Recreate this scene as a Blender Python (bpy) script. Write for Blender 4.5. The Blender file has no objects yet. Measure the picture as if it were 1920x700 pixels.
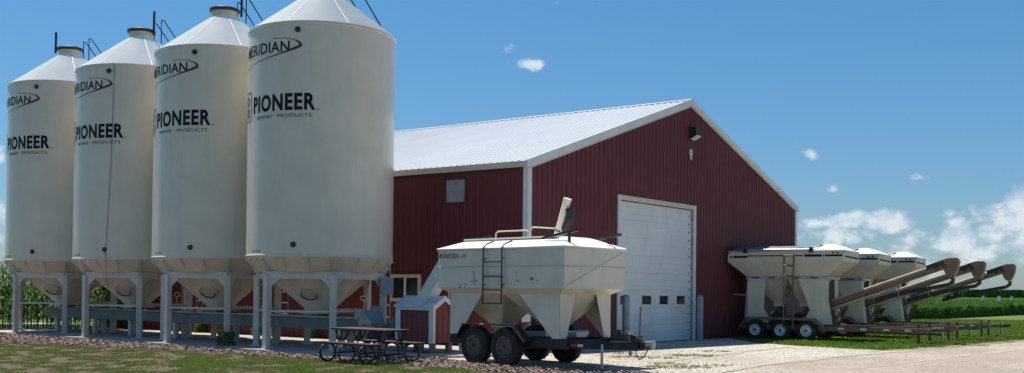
import bpy, bmesh, math, random
from mathutils import Vector, Matrix, noise
random.seed(7)
R = math.radians
scene = bpy.context.scene
COL = scene.collection

# ------------------------------------------------------------------ camera
EYE = 1.55
cam = bpy.data.cameras.new('camera'); camo = bpy.data.objects.new('camera', cam); COL.objects.link(camo)
scene.camera = camo
F = 2011.1
cam.sensor_width = 36; cam.lens = 36*F/1920; cam.shift_y = (514.08-350)/1920
cam.clip_start = .1; cam.clip_end = 6000
PITCH, ROLL = .0149, .0110
camo.matrix_world = Matrix.Translation((0, 0, EYE)) @ Matrix.Rotation(math.pi/2+PITCH, 4, 'X') @ Matrix.Rotation(ROLL, 4, 'Z')

def ray(px, py):
    """direction of a spot on the photo, used only to measure where things stand on the ground"""
    xr = (px-960)/F; yr = (514.08-py)/F
    x = xr*math.cos(ROLL)-yr*math.sin(ROLL); y = xr*math.sin(ROLL)+yr*math.cos(ROLL)
    return Vector((x, math.cos(PITCH)-y*math.sin(PITCH), math.sin(PITCH)+y*math.cos(PITCH)))
def gnd(px, py, z=0):
    d = ray(px, py); t = (z-EYE)/d.z
    return Vector((d.x*t, d.y*t, z))

# ------------------------------------------------------------------ light
SUN_EL, SUN_AZ = R(71), R(-48)         # azimuth from +Y towards +X
world = bpy.data.worlds.new("World"); scene.world = world; world.use_nodes = True
sl = bpy.data.lights.new('sun', 'SUN'); so = bpy.data.objects.new('sun', sl); COL.objects.link(so)
sl.energy = 5.0; sl.angle = R(.53); sl.color = (1, .955, .88)
sd = Vector((math.sin(SUN_AZ)*math.cos(SUN_EL), math.cos(SUN_AZ)*math.cos(SUN_EL), math.sin(SUN_EL)))
so.rotation_euler = sd.to_track_quat('Z', 'Y').to_euler()
SKY_STRENGTH = .07
scene.view_settings.view_transform = 'Standard'; scene.view_settings.look = 'None'
scene.view_settings.exposure = .38; scene.view_settings.gamma = 1; scene.view_settings.use_curve_mapping = False

def build_world():
    nt = world.node_tree; nt.nodes.clear(); N = nt.nodes.new; L = nt.links.new
    out = N('ShaderNodeOutputWorld'); bg = N('ShaderNodeBackground'); L(bg.outputs[0], out.inputs[0])
    sky = N('ShaderNodeTexSky'); sky.sky_type = 'NISHITA'; sky.sun_disc = False
    sky.sun_elevation = SUN_EL; sky.sun_rotation = SUN_AZ; sky.air_density = 1.0; sky.dust_density = .3; sky.ozone_density = 1.0
    bg.inputs[1].default_value = SKY_STRENGTH
    tint = N('ShaderNodeMix'); tint.data_type = 'RGBA'; tint.blend_type = 'MULTIPLY'; tint.inputs[0].default_value = 1
    L(sky.outputs[0], tint.inputs[6]); tc = N('ShaderNodeTexCoord')
    sx_ = N('ShaderNodeSeparateXYZ'); L(tc.outputs['Generated'], sx_.inputs[0])
    er = N('ShaderNodeMapRange'); L(sx_.outputs['Z'], er.inputs[0]); er.inputs[1].default_value = 0; er.inputs[2].default_value = .30
    tm = N('ShaderNodeMix'); tm.data_type = 'RGBA'; L(er.outputs[0], tm.inputs[0]); tm.inputs[6].default_value = (.56, .73, .98, 1); tm.inputs[7].default_value = (.50, 1.0, 1.27, 1)
    L(tm.outputs[2], tint.inputs[7])
    def M(op, a, b=None, clamp=False):
        n = N('ShaderNodeMath'); n.operation = op; n.use_clamp = clamp
        for i, v in enumerate((a, b)):
            if v is None: continue
            if isinstance(v, (int, float)): n.inputs[i].default_value = v
            else: L(v, n.inputs[i])
        return n.outputs[0]
    def dot(v):
        n = N('ShaderNodeVectorMath'); n.operation = 'DOT_PRODUCT'; L(tc.outputs['Generated'], n.inputs[0]); n.inputs[1].default_value = v
        return n.outputs['Value']
    # clouds: (px, py, half width px, half height px, density) measured on the photo, turned into sky directions
    clouds = [(957, 95, 34, 16, .75), (994, 120, 44, 16, 1.05), (1043, 5, 12, 7, .7), (1521, 287, 23, 15, 1.1), (1558, 355, 20, 12, .75),
              (1718, 333, 24, 10, .85), (1530, 420, 45, 20, .8), (1600, 413, 72, 22, 1.15), (1663, 415, 52, 30, 1.2), (1800, 440, 48, 38, 1.1),
              (1868, 395, 38, 22, 1.1), (1925, 378, 60, 36, 1.25), (1960, 430, 130, 60, 1.1), (1870, 470, 120, 34, .85), (1690, 458, 75, 18, .8),
              (1780, 400, 20, 20, .6), (0, 295, 12, 22, 1.1), (-30, 415, 50, 60, 1.2), (2200, 420, 200, 90, 1.0), (-320, 430, 200, 60, 1.0),
              (1560, 455, 50, 12, .6), (1720, 490, 260, 30, .78), (1590, 440, 100, 26, .8), (1800, 455, 110, 40, .9), (1880, 430, 90, 60, 1.0), (-120, 300, 80, 30, 1.)]
    tot = None
    for px, py, hw, hh, dn in clouds:
        c = ray(px, py).normalized(); r = Vector((c.y, -c.x, 0)).normalized(); u = r.cross(c)
        sx = F/hw; sy = F/hh
        a = M('POWER', M('MULTIPLY', dot(r), sx), 2); b = M('POWER', M('MULTIPLY', dot(u), sy), 2)
        q = M('SQRT', M('ADD', a, b))
        m = M('MULTIPLY', M('SUBTRACT', 1.25, q, True), dn)
        m = M('MULTIPLY', m, M('GREATER_THAN', dot(c), .5))
        tot = m if tot is None else M('MAXIMUM', tot, m)
    nz = N('ShaderNodeTexNoise'); nz.inputs['Scale'].default_value = 40; nz.inputs['Detail'].default_value = 10; nz.inputs['Roughness'].default_value = .62
    mp = N('ShaderNodeMapping'); mp.inputs['Scale'].default_value = (1, 1, 1.35); L(tc.outputs['Generated'], mp.inputs[0]); L(mp.outputs[0], nz.inputs['Vector'])
    k = M('ADD', tot, M('MULTIPLY', M('SUBTRACT', nz.outputs['Fac'], .5), 2.6))
    mr = N('ShaderNodeMapRange'); mr.interpolation_type = 'SMOOTHSTEP'; L(k, mr.inputs[0])
    mr.inputs[1].default_value = .42; mr.inputs[2].default_value = 1.12; mr.inputs[3].default_value = 0; mr.inputs[4].default_value = .88
    gate = M('MULTIPLY', mr.outputs[0], M('MULTIPLY', tot, 6, True))
    # shade inside the clouds from a shifted sample of the same noise
    mp2 = N('ShaderNodeMapping'); mp2.inputs['Location'].default_value = (.006, 0, -.012); mp2.inputs['Scale'].default_value = (1, 1, 1.35)
    nz2 = N('ShaderNodeTexNoise'); nz2.inputs['Scale'].default_value = 42; nz2.inputs['Detail'].default_value = 5
    L(tc.outputs['Generated'], mp2.inputs[0]); L(mp2.outputs[0], nz2.inputs['Vector'])
    shade = N('ShaderNodeMapRange'); L(M('SUBTRACT', nz.outputs['Fac'], nz2.outputs['Fac']), shade.inputs[0])
    shade.inputs[1].default_value = -.1; shade.inputs[2].default_value = .1
    ccol = N('ShaderNodeMix'); ccol.data_type = 'RGBA'; L(shade.outputs[0], ccol.inputs[0])
    s = 1/SKY_STRENGTH
    ccol.inputs[6].default_value = (.40*s, .49*s, .60*s, 1); ccol.inputs[7].default_value = (.60*s, .64*s, .68*s, 1)
    mx = N('ShaderNodeMix'); mx.data_type = 'RGBA'; L(gate, mx.inputs[0]); L(tint.outputs[2], mx.inputs[6]); L(ccol.outputs[2], mx.inputs[7])
    L(mx.outputs[2], bg.inputs[0])
build_world()

# ------------------------------------------------------------------ materials
def mat(name, col, rough=.6, var=.12, vscale=3, spec=.5, metal=0, bump=0, bscale=40, col2=None, stretch=(1, 1, 1), dirt=None, translucent=0):
    m = bpy.data.materials.new(name); m.use_nodes = True; nt = m.node_tree; N = nt.nodes.new; L = nt.links.new
    b = nt.nodes['Principled BSDF']; b.inputs['Roughness'].default_value = rough; b.inputs['Metallic'].default_value = metal
    b.inputs['Specular IOR Level'].default_value = spec
    tc = N('ShaderNodeTexCoord'); mp = N('ShaderNodeMapping'); mp.inputs['Scale'].default_value = stretch; L(tc.outputs['Object'], mp.inputs[0])
    nz = N('ShaderNodeTexNoise'); nz.inputs['Scale'].default_value = vscale; nz.inputs['Detail'].default_value = 6; L(mp.outputs[0], nz.inputs['Vector'])
    rp = N('ShaderNodeValToRGB'); L(nz.outputs['Fac'], rp.inputs[0])
    c2 = col2 or tuple(c*(1-var*1.6) for c in col); c1 = col if col2 else tuple(min(1, c*(1+var*.6)) for c in col)
    rp.color_ramp.elements[0].position = .36; rp.color_ramp.elements[0].color = (*c2, 1)
    rp.color_ramp.elements[1].position = .64; rp.color_ramp.elements[1].color = (*c1, 1)
    last = rp.outputs[0]
    if dirt:                                   # (colour, noise scale, amount, vertical streak stretch)
        dc, ds, da, dst = dirt
        mp2 = N('ShaderNodeMapping'); mp2.inputs['Scale'].default_value = dst; L(tc.outputs['Object'], mp2.inputs[0])
        n2 = N('ShaderNodeTexNoise'); n2.inputs['Scale'].default_value = ds; n2.inputs['Detail'].default_value = 8; n2.inputs['Roughness'].default_value = .65
        L(mp2.outputs[0], n2.inputs['Vector'])
        r2 = N('ShaderNodeMapRange'); L(n2.outputs['Fac'], r2.inputs[0]); r2.inputs[1].default_value = .5; r2.inputs[2].default_value = .8; r2.inputs[4].default_value = da
        mx = N('ShaderNodeMix'); mx.data_type = 'RGBA'; L(r2.outputs[0], mx.inputs[0]); L(last, mx.inputs[6]); mx.inputs[7].default_value = (*dc, 1)
        last = mx.outputs[2]
    L(last, b.inputs['Base Color'])
    if bump:
        n3 = N('ShaderNodeTexNoise'); n3.inputs['Scale'].default_value = bscale; n3.inputs['Detail'].default_value = 4; L(tc.outputs['Object'], n3.inputs['Vector'])
        bp = N('ShaderNodeBump'); bp.inputs['Strength'].default_value = bump; bp.inputs['Distance'].default_value = .02; L(n3.outputs['Fac'], bp.inputs['Height']); L(bp.outputs[0], b.inputs['Normal'])
    if translucent:
        tr = N('ShaderNodeBsdfTranslucent'); L(last, tr.inputs[0]); ms = N('ShaderNodeMixShader'); ms.inputs[0].default_value = translucent
        out = nt.nodes['Material Output']; L(b.outputs[0], ms.inputs[1]); L(tr.outputs[0], ms.inputs[2]); L(ms.outputs[0], out.inputs[0])
    return m

def ground_mat(name, cols, scales, bump=.4, bscale=60, rough=.95):
    """soil/gravel/lawn: three colours mixed by a wide noise and a fine noise"""
    m = bpy.data.materials.new(name); m.use_nodes = True; nt = m.node_tree; N = nt.nodes.new; L = nt.links.new
    b = nt.nodes['Principled BSDF']; b.inputs['Roughness'].default_value = rough; b.inputs['Specular IOR Level'].default_value = .15
    tc = N('ShaderNodeTexCoord')
    n1 = N('ShaderNodeTexNoise'); n1.inputs['Scale'].default_value = scales[0]; n1.inputs['Detail'].default_value = 7; n1.inputs['Roughness'].default_value = .62; L(tc.outputs['Object'], n1.inputs['Vector'])
    n2 = N('ShaderNodeTexNoise'); n2.inputs['Scale'].default_value = scales[1]; n2.inputs['Detail'].default_value = 5; n2.inputs['Roughness'].default_value = .7; L(tc.outputs['Object'], n2.inputs['Vector'])
    r1 = N('ShaderNodeMapRange'); r1.interpolation_type = 'SMOOTHSTEP'; L(n1.outputs['Fac'], r1.inputs[0]); r1.inputs[1].default_value = .42; r1.inputs[2].default_value = .6
    m1 = N('ShaderNodeMix'); m1.data_type = 'RGBA'; L(r1.outputs[0], m1.inputs[0]); m1.inputs[6].default_value = (*cols[0], 1); m1.inputs[7].default_value = (*cols[1], 1)
    r2 = N('ShaderNodeMapRange'); L(n2.outputs['Fac'], r2.inputs[0]); r2.inputs[1].default_value = .45; r2.inputs[2].default_value = .72
    m2 = N('ShaderNodeMix'); m2.data_type = 'RGBA'; L(r2.outputs[0], m2.inputs[0]); L(m1.outputs[2], m2.inputs[6]); m2.inputs[7].default_value = (*cols[2], 1)
    L(m2.outputs[2], b.inputs['Base Color'])
    n3 = N('ShaderNodeTexNoise'); n3.inputs['Scale'].default_value = bscale; n3.inputs['Detail'].default_value = 5; n3.inputs['Roughness'].default_value = .7; L(tc.outputs['Object'], n3.inputs['Vector'])
    bp = N('ShaderNodeBump'); bp.inputs['Strength'].default_value = bump; bp.inputs['Distance'].default_value = .04; L(n3.outputs['Fac'], bp.inputs['Height']); L(bp.outputs[0], b.inputs['Normal'])
    return m

CREAM = (.72, .655, .53)
M = dict(
    silo=mat('silo_paint', (.75, .665, .535), .24, .04, 1.2, dirt=((.40, .37, .31), 2.2, .16, (3, 3, .3))),
    silo_roof=mat('silo_roof_paint', (.88, .87, .84), .3, .03, 1.5),
    hopper=mat('hopper_paint', (.66, .58, .45), .4, .06, 2, dirt=((.40, .33, .22), 3, .5, (2, 2, .6))),
    steel_leg=mat('leg_paint', (.66, .62, .54), .45, .06, 2, dirt=((.3, .26, .2), 5, .4, (3, 3, .5))),
    lettering=mat('dark_vinyl', (.012, .014, .026), .6, .1, 8, spec=.15), green_ink=mat('green_vinyl', (.03, .06, .05), .5, .1, 8),
    maroon_ink=mat('maroon_vinyl', (.13, .015, .025), .5, .1, 8), red_ink=mat('red_vinyl', (.32, .03, .03), .5, .2, 20),
    black=mat('black_steel', (.018, .018, .02), .5, .25, 6, dirt=((.12, .09, .06), 6, .35, (1, 1, 1))),
    rubber=mat('tyre_rubber', (.022, .021, .02), .85, .25, 8, dirt=((.12, .10, .075), 5, .5, (1, 1, 1))),
    red=mat('red_siding', (.142, .027, .031), .5, .06, .8, spec=.35, dirt=((.10, .025, .028), 1.5, .3, (1, 1, .25))),
    shed_red=mat('shed_red_boards', (.22, .05, .042), .7, .12, 6, stretch=(6, 6, .6)),
    roof_white=mat('white_roofing', (.56, .58, .61), .42, .03, .6),
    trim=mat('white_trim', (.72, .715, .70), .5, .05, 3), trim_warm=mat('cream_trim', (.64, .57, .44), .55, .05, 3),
    shed_roof=mat('shed_roof_metal', (.52, .60, .66), .4, .1, 5),
    door=mat('door_white', (.75, .745, .73), .45, .04, 1.2, dirt=((.45, .42, .38), 2, .35, (1, 1, .5))),
    glass=mat('dark_glass', (.02, .024, .022), .12, .3, 2),
    concrete=ground_mat('concrete', ((.38, .36, .33), (.45, .43, .39), (.30, .28, .25)), (.8, 9), .15, 40, .85),
    gravel=ground_mat('pale_gravel', ((.56, .51, .43), (.46, .41, .34), (.33, .29, .24)), (.22, 7), .9, 22),
    road=ground_mat('dirt_road', ((.47, .40, .33), (.36, .30, .24), (.27, .22, .175)), (.18, 5), .8, 18),
    lawn=ground_mat('worn_lawn_soil', ((.125, .095, .068), (.115, .10, .06), (.14, .115, .08)), (2.5, 14), .9, 26),
    mown=ground_mat('mown_grass_ground', ((.12, .165, .04), (.075, .125, .028), (.17, .18, .07)), (.15, 6), .9, 26),
    mulch_base=ground_mat('mulch_soil', ((.17, .11, .085), (.22, .15, .12), (.085, .055, .045)), (2, 14), 1, 30),
    soil=ground_mat('brown_soil', ((.24, .19, .14), (.16, .13, .09), (.33, .28, .22)), (1.2, 8), .8, 20),
    track=ground_mat('packed_track', ((.42, .36, .29), (.36, .30, .24), (.47, .41, .34)), (1.5, 8), .6, 20),
    trough=mat('grey_green_steel', (.17, .20, .19), .5, .12, 2, dirt=((.3, .27, .2), 4, .3, (1, 1, 1))),
    galv=mat('galvanised_steel', (.42, .43, .44), .35, .12, 5, metal=.6),
    cream=mat('cream_paint', CREAM, .34, .05, 1.5, dirt=((.42, .36, .26), 2.5, .22, (2, 2, .5))),
    cream2=mat('beige_paint', (.69, .605, .485), .4, .06, 1.5, dirt=((.35, .29, .2), 2.5, .28, (2, 2, .5))),
    white_lid=mat('white_lid', (.82, .82, .79), .35, .03, 3), tarp=mat('grey_tarp', (.17, .18, .21), .6, .15, 2, bump=.5, bscale=5),
    tan=mat('tan_paint', (.19, .12, .07), .5, .12, 3, dirt=((.12, .09, .06), 4, .5, (1, 1, 1))),
    tan_light=mat('light_tan_paint', (.50, .38, .26), .42, .1, 3),
    rim=mat('white_rim', (.72, .74, .80), .4, .06, 5), rust=mat('rusty_rim', (.16, .105, .08), .75, .35, 7, col2=(.10, .105, .11)),
    rust_spot=mat('rust_stain', (.12, .055, .03), .9, .4, 30),
    refl_red=mat('red_reflector', (.42, .03, .03), .3, .1, 9), refl_white=mat('white_reflector', (.75, .75, .75), .3, .05, 9),
    table=mat('maroon_planks', (.09, .036, .034), .6, .25, 5, stretch=(.5, 6, 1)),
    timber=mat('weathered_timber', (.26, .20, .14), .85, .25, 5, stretch=(4, 4, .6)),
    bollard=mat('grey_bollard_paint', (.24, .27, .31), .5, .1, 3), bluebox=mat('grey_blue_enamel', (.25, .31, .38), .4, .08, 4),
    pink=mat('faded_red_paint', (.26, .14, .14), .6, .2, 9),
    grass=mat('grass_blades', (.15, .21, .05), .9, .3, 1.6, spec=.1, col2=(.20, .19, .085), translucent=.3),
    grass_bright=mat('lush_grass_blades', (.16, .25, .035), .9, .3, .6, spec=.1, col2=(.11, .19, .03), translucent=.35),
    mulch=mat('mulch_chips', (.33, .25, .21), .9, .3, 40, spec=.1, col2=(.19, .135, .11)),
    corn=mat('corn_leaves', (.11, .24, .03), .55, .3, 2.5, col2=(.05, .12, .016), translucent=.3), tassel=mat('corn_tassels', (.30, .27, .10), .9, .2, 9),
    bean=mat('bean_leaves', (.058, .13, .018), .9, .3, .35, spec=.08, col2=(.034, .082, .012), translucent=.2),
    far_corn=mat('distant_corn', (.07, .15, .03), .9, .3, .9, col2=(.05, .115, .022), stretch=(1, 1, .5)),
    leaf=mat('shrub_leaves', (.13, .22, .04), .7, .3, 9, translucent=.3), yellow=mat('yellow_petals', (.75, .5, .02), .7, .1, 9),
    stake=mat('white_stake', (.8, .8, .8), .6, .03, 3),
)

# ------------------------------------------------------------------ mesh helpers
class MB:
    def __init__(s): s.v = []; s.f = []; s.sm = []
    def add(s, vs, fs, smooth=False):
        o = len(s.v); s.v += [tuple(v) for v in vs]; s.f += [tuple(i+o for i in f) for f in fs]; s.sm += [smooth]*len(fs); return s
    def box(s, x0, x1, y0, y1, z0, z1, m=None):
        vs = [Vector((x, y, z)) for z in (z0, z1) for y in (y0, y1) for x in (x0, x1)]
        if m is not None: vs = [m @ v for v in vs]
        return s.add(vs, [(0, 2, 3, 1), (4, 5, 7, 6), (0, 1, 5, 4), (2, 6, 7, 3), (0, 4, 6, 2), (1, 3, 7, 5)])
    def prism(s, poly, ext):
        """closed solid: polygon of 3D points extruded by vector"""
        n = len(poly); e = Vector(ext); vs = [Vector(p) for p in poly]; vs += [v+e for v in vs]
        return s.add(vs, [tuple(range(n))[::-1], tuple(range(n, 2*n))]+[(i, (i+1) % n, (i+1) % n+n, i+n) for i in range(n)])
    def tube(s, p0, p1, r, n=8, r1=None, cap=True):
        p0 = Vector(p0); p1 = Vector(p1); r1 = r if r1 is None else r1
        d = (p1-p0).normalized(); a = d.orthogonal().normalized(); b = d.cross(a)
        vs = [p+(a*math.cos(2*math.pi*i/n)+b*math.sin(2*math.pi*i/n))*q for p, q in ((p0, r), (p1, r1)) for i in range(n)]
        s.add(vs, [(i, (i+1) % n, (i+1) % n+n, i+n) for i in range(n)], True)
        if cap: s.add(vs, [tuple(range(n))[::-1], tuple(range(n, 2*n))])
        return s
    def path(s, pts, r, n=8, closed=False):
        pts = [Vector(p) for p in pts]; k = len(pts); vs = []; up = None
        for i, p in enumerate(pts):
            a = pts[(i-1) % k] if (i or closed) else p; b = pts[(i+1) % k] if (i < k-1 or closed) else p
            d = (b-a).normalized()
            if up is None: up = d.orthogonal().normalized()
            up = (up-d*up.dot(d)); up = up.normalized() if up.length > 1e-5 else d.orthogonal().normalized()
            w = d.cross(up); vs += [p+(up*math.cos(2*math.pi*j/n)+w*math.sin(2*math.pi*j/n))*r for j in range(n)]
        fs = [(i*n+j, i*n+(j+1) % n, ((i+1) % k)*n+(j+1) % n, ((i+1) % k)*n+j) for i in range(k if closed else k-1) for j in range(n)]
        s.add(vs, fs, True)
        if not closed: s.add(vs, [tuple(range(n))[::-1], tuple(range((k-1)*n, k*n))])
        return s
    def beam(s, p0, p1, w, h, up=(0, 0, 1)):
        p0 = Vector(p0); p1 = Vector(p1); d = (p1-p0).normalized(); u = Vector(up); a = d.cross(u).normalized(); u = a.cross(d)
        vs = [p+a*x*w/2+u*y*h/2 for p in (p0, p1) for x, y in ((-1, -1), (1, -1), (1, 1), (-1, 1))]
        return s.add(vs, [(0, 1, 2, 3), (7, 6, 5, 4), (0, 4, 5, 1), (1, 5, 6, 2), (2, 6, 7, 3), (3, 7, 4, 0)])
    def lathe(s, prof, n=48, c=(0, 0), m=None, smooth=True, ends=True):
        vs = [Vector((c[0]+r*math.cos(2*math.pi*i/n), c[1]+r*math.sin(2*math.pi*i/n), z)) for r, z in prof for i in range(n)]
        if m is not None: vs = [m @ v for v in vs]
        k = len(prof)
        s.add(vs, [(j*n+i, j*n+(i+1) % n, (j+1)*n+(i+1) % n, (j+1)*n+i) for j in range(k-1) for i in range(n)], smooth)
        if ends: s.add(vs, [tuple(range(n))[::-1], tuple(range((k-1)*n, k*n))])
        return s
    def loft(s, rings, cap=True):
        n = len(rings[0]); vs = [Vector(p) for r in rings for p in r]
        s.add(vs, [(j*n+i, j*n+(i+1) % n, (j+1)*n+(i+1) % n, (j+1)*n+i) for j in range(len(rings)-1) for i in range(n)])
        if cap: s.add(vs, [tuple(range(n))[::-1], tuple(range((len(rings)-1)*n, len(rings)*n))])
        return s
    def build(s, name, m, parent=None, bevel=0, weld=True):
        me = bpy.data.meshes.new(name); me.from_pydata(s.v, [], s.f); me.polygons.foreach_set('use_smooth', s.sm)
        if weld and len(s.v) < 60000:
            bm = bmesh.new(); bm.from_mesh(me); bmesh.ops.recalc_face_normals(bm, faces=bm.faces); bm.to_mesh(me); bm.free()
        me.materials.append(m if not isinstance(m, str) else M[m]); me.update()
        o = bpy.data.objects.new(name, me); COL.objects.link(o)
        if parent is not None: o.parent = parent
        if bevel:
            b = o.modifiers.new('bevel', 'BEVEL'); b.width = bevel; b.segments = 2; b.limit_method = 'ANGLE'; b.angle_limit = R(40)
        return o

def split(mb, name, m, parent, bevel=0):
    """one object for every separate piece collected in mb"""
    key = [tuple(round(c, 4) for c in v) for v in mb.v]; par = {}
    def find(a):
        while par.setdefault(a, a) != a: par[a] = par[par[a]]; a = par[a]
        return a
    for f in mb.f:
        for i in f[1:]: par[find(key[i])] = find(key[f[0]])
    groups = {}
    for f, sm in zip(mb.f, mb.sm): groups.setdefault(find(key[f[0]]), []).append((f, sm))
    for g in groups.values():
        p = MB(); idx = {}
        for f, sm in g:
            for i in f:
                if i not in idx: idx[i] = len(p.v); p.v.append(mb.v[i])
            p.f.append(tuple(idx[i] for i in f)); p.sm.append(sm)
        p.build(name, m, parent, bevel)
def tag(o, label, cat, group=None, kind=None):
    if label: o['label'] = label
    if cat: o['category'] = cat
    if group: o['group'] = group
    if kind: o['kind'] = kind
    return o
def structure(o): o['kind'] = 'structure'; return o
def thing(name, label, cat, loc=(0, 0, 0), rz=0, group=None):
    o = bpy.data.objects.new(name, None); COL.objects.link(o); o.location = loc; o.rotation_euler = (0, 0, rz); o.empty_display_size = .3
    return tag(o, label, cat, group)
def dup(root, loc, rz, label):
    kids = {}
    for o in list(COL.objects):
        if o.parent is not None: kids.setdefault(o.parent.name, []).append(o)
    def cp(o, par):
        c = o.copy(); COL.objects.link(c); c.parent = par
        for ch in kids.get(o.name, []): cp(ch, c)
        return c
    r = cp(root, None); r.location = loc; r.rotation_euler = (0, 0, rz); r['label'] = label
    return r

def text_geo(body, width, height, bold=0, spacing=1):
    """lettering outline scaled to an exact width and height; lower left at 0,0"""
    cu = bpy.data.curves.new('lettering', 'FONT'); cu.body = body; cu.offset = bold; cu.resolution_u = 3; cu.space_character = spacing
    ob = bpy.data.objects.new('lettering', cu); me = bpy.data.meshes.new_from_object(ob)
    vs = [v.co.copy() for v in me.vertices]; fs = [tuple(p.vertices) for p in me.polygons]
    x0 = min(v.x for v in vs); x1 = max(v.x for v in vs); y0 = min(v.y for v in vs); y1 = max(v.y for v in vs)
    vs = [Vector(((v.x-x0)/(x1-x0)*width, (v.y-y0)/(y1-y0)*height, 0)) for v in vs]
    bpy.data.objects.remove(ob); bpy.data.meshes.remove(me); bpy.data.curves.remove(cu)
    return vs, fs

# ------------------------------------------------------------------ ground
TH = .6451                                   # barn direction
BX, BY = .3727, 27.28
BG = Vector((math.sin(TH), math.cos(TH), 0)); BT = Vector((-math.cos(TH), math.sin(TH), 0))
BL, BW, BE, BR = 18.9, 17.558, 4.79, 7.615
BARN = Matrix.Translation((BX, BY, 0)) @ Matrix.Rotation(math.pi/2-TH, 4, 'Z')   # local x along the gable, y along the side wall
TS = .6769
SG = Vector((math.sin(TS), math.cos(TS), 0)); ST = Vector((-math.cos(TS), math.sin(TS), 0)); S0 = Vector((-4.869, 27.183, 0)); SP = 4.119; SR = 1.83

def sheet(name, poly, z, m, sub=0):
    bm = bmesh.new(); vs = [bm.verts.new((p[0], p[1], z)) for p in poly]; bm.faces.new(vs)
    bmesh.ops.recalc_face_normals(bm, faces=bm.faces)
    if bm.faces[:][0].normal.z < 0: bmesh.ops.reverse_faces(bm, faces=bm.faces)
    me = bpy.data.meshes.new(name); bm.to_mesh(me); bm.free(); me.materials.append(M[m])
    o = bpy.data.objects.new(name, me); COL.objects.link(o); return structure(o)
def inside(p, poly):
    c = False; n = len(poly); j = n-1
    for i in range(n):
        a = poly[i]; b = poly[j]
        if (a[1] > p[1]) != (b[1] > p[1]) and p[0] < (b[0]-a[0])*(p[1]-a[1])/(b[1]-a[1])+a[0]: c = not c
        j = i
    return c
def ragged(pts, step=.35, amp=.12, seed=0, z=0):
    """a line of ground points made irregular"""
    out = []
    for a, b in zip(pts[:-1], pts[1:]):
        a = Vector((a[0], a[1], 0)); b = Vector((b[0], b[1], 0)); n = max(1, int((b-a).length/step)); nn = Vector((-(b-a).y, (b-a).x, 0)).normalized()
        for i in range(n):
            p = a.lerp(b, i/n); out.append(p+nn*noise.noise(Vector((p.x*1.3, p.y*1.3, seed)))*amp*2)
    out.append(Vector((pts[-1][0], pts[-1][1], 0)))
    return out

sheet('ground', [(-1500, -60), (1500, -60), (1500, 3000), (-1500, 3000)], -.012, 'mown')
# worn lawn in front of the bins
lawn_top = ragged([(-40, 36.5), gnd(0, 643), gnd(200, 652), gnd(400, 660), gnd(500, 669), gnd(640, 679), gnd(820, 690), gnd(960, 701), (2, 12)], .4, .16, 3)
lawn_poly = lawn_top+[Vector((0, 3, 0)), Vector((-60, 3, 0)), Vector((-60, 30, 0))]
sheet('lawn', lawn_poly, .0, 'lawn')
slab_a = S0-SG*1.86-ST*2.5; slab_b = S0-SG*1.86+ST*(3*SP+7.5)
slab_c = S0+SG*3.1+ST*(3*SP+7.5); slab_d = S0+SG*3.1-ST*5.0
slab_poly = [slab_a, slab_b, slab_c, slab_d, S0+SG*.6-ST*5.0, S0-SG*.45-ST*4.4]
# gravel yard in front of the barn and the road to the right
grass_edge = ragged([gnd(1368, 634), gnd(1412, 643), gnd(1500, 649.5), gnd(1600, 655), gnd(1660, 657.5), gnd(1730, 653), gnd(1800, 648), gnd(1870, 642), gnd(1925, 637), (33, 56), (62, 88)], .6, .14, 9)
g0 = S0-SG*.2-ST*4.4
yard_poly = [slab_a+Vector((-.3, -.1, 0)), gnd(810, 672), gnd(862, 686), gnd(1000, 694), gnd(1130, 698), gnd(1290, 706), Vector((3.8, 14, 0)), Vector((6, 3, 0)), Vector((80, 3, 0)), Vector((95, 88, 0))]+grass_edge[::-1]+[Vector((BX, BY, 0))+BG*14, Vector((BX, BY, 0)), g0+SG*2.8, g0]
sheet('gravel_yard', yard_poly, .004, 'gravel')
road_edge = ragged([(62, 88), (33, 56), gnd(1925, 640), gnd(1800, 651), gnd(1700, 658), gnd(1600, 665), gnd(1480, 680), gnd(1380, 696), (5.6, 16), (7, 3)], .5, .3, 5)
sheet('road', road_edge+[Vector((80, 3, 0)), Vector((95, 88, 0))], .008, 'road')
def band(name, pts, w0, z, m, seed):
    a = ragged(pts, .4, .10, seed); out = []; back_ = []
    for i, p in enumerate(a):
        q = a[min(i+1, len(a)-1)]; o = a[max(i-1, 0)]; d = (q-o).normalized(); nn = Vector((-d.y, d.x, 0)); e = math.sin(math.pi*(i+.3)/(len(a)+.6))
        w = w0*e*(1+.9*noise.noise(Vector((p.x*1.7, p.y*1.7, seed+5))))
        out.append(p+nn*w); back_.append(p-nn*w*(.7+.6*noise.noise(Vector((p.x*2.1, p.y*2.1, seed)))))
    bm = bmesh.new(); va = [bm.verts.new((v.x, v.y, z)) for v in out]; vb = [bm.verts.new((v.x, v.y, z)) for v in back_]
    for i in range(len(va)-1): bm.faces.new((va[i], vb[i], vb[i+1], va[i+1]))
    bmesh.ops.recalc_face_normals(bm, faces=bm.faces)
    me = bpy.data.meshes.new(name); bm.to_mesh(me); bm.free(); me.materials.append(M[m]); o = bpy.data.objects.new(name, me); COL.objects.link(o); structure(o)
band('soil_shoulder', [gnd(1560, 655), gnd(1640, 659), gnd(1700, 657), gnd(1800, 650), gnd(1925, 639), (33, 54)], .38, .012, 'soil', 31)
band('tyre_track', [gnd(1330, 703), gnd(1440, 686), gnd(1560, 671), gnd(1700, 659.5), gnd(1800, 652)], .20, .016, 'track', 33)
band('tyre_track', [gnd(1560, 699), gnd(1680, 684), gnd(1800, 669), gnd(1925, 655), (31, 43)], .22, .012, 'track', 35)
band('tyre_track', [gnd(1190, 690), gnd(1300, 672), gnd(1400, 660), gnd(1480, 652)], .13, .012, 'track', 37)
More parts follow.
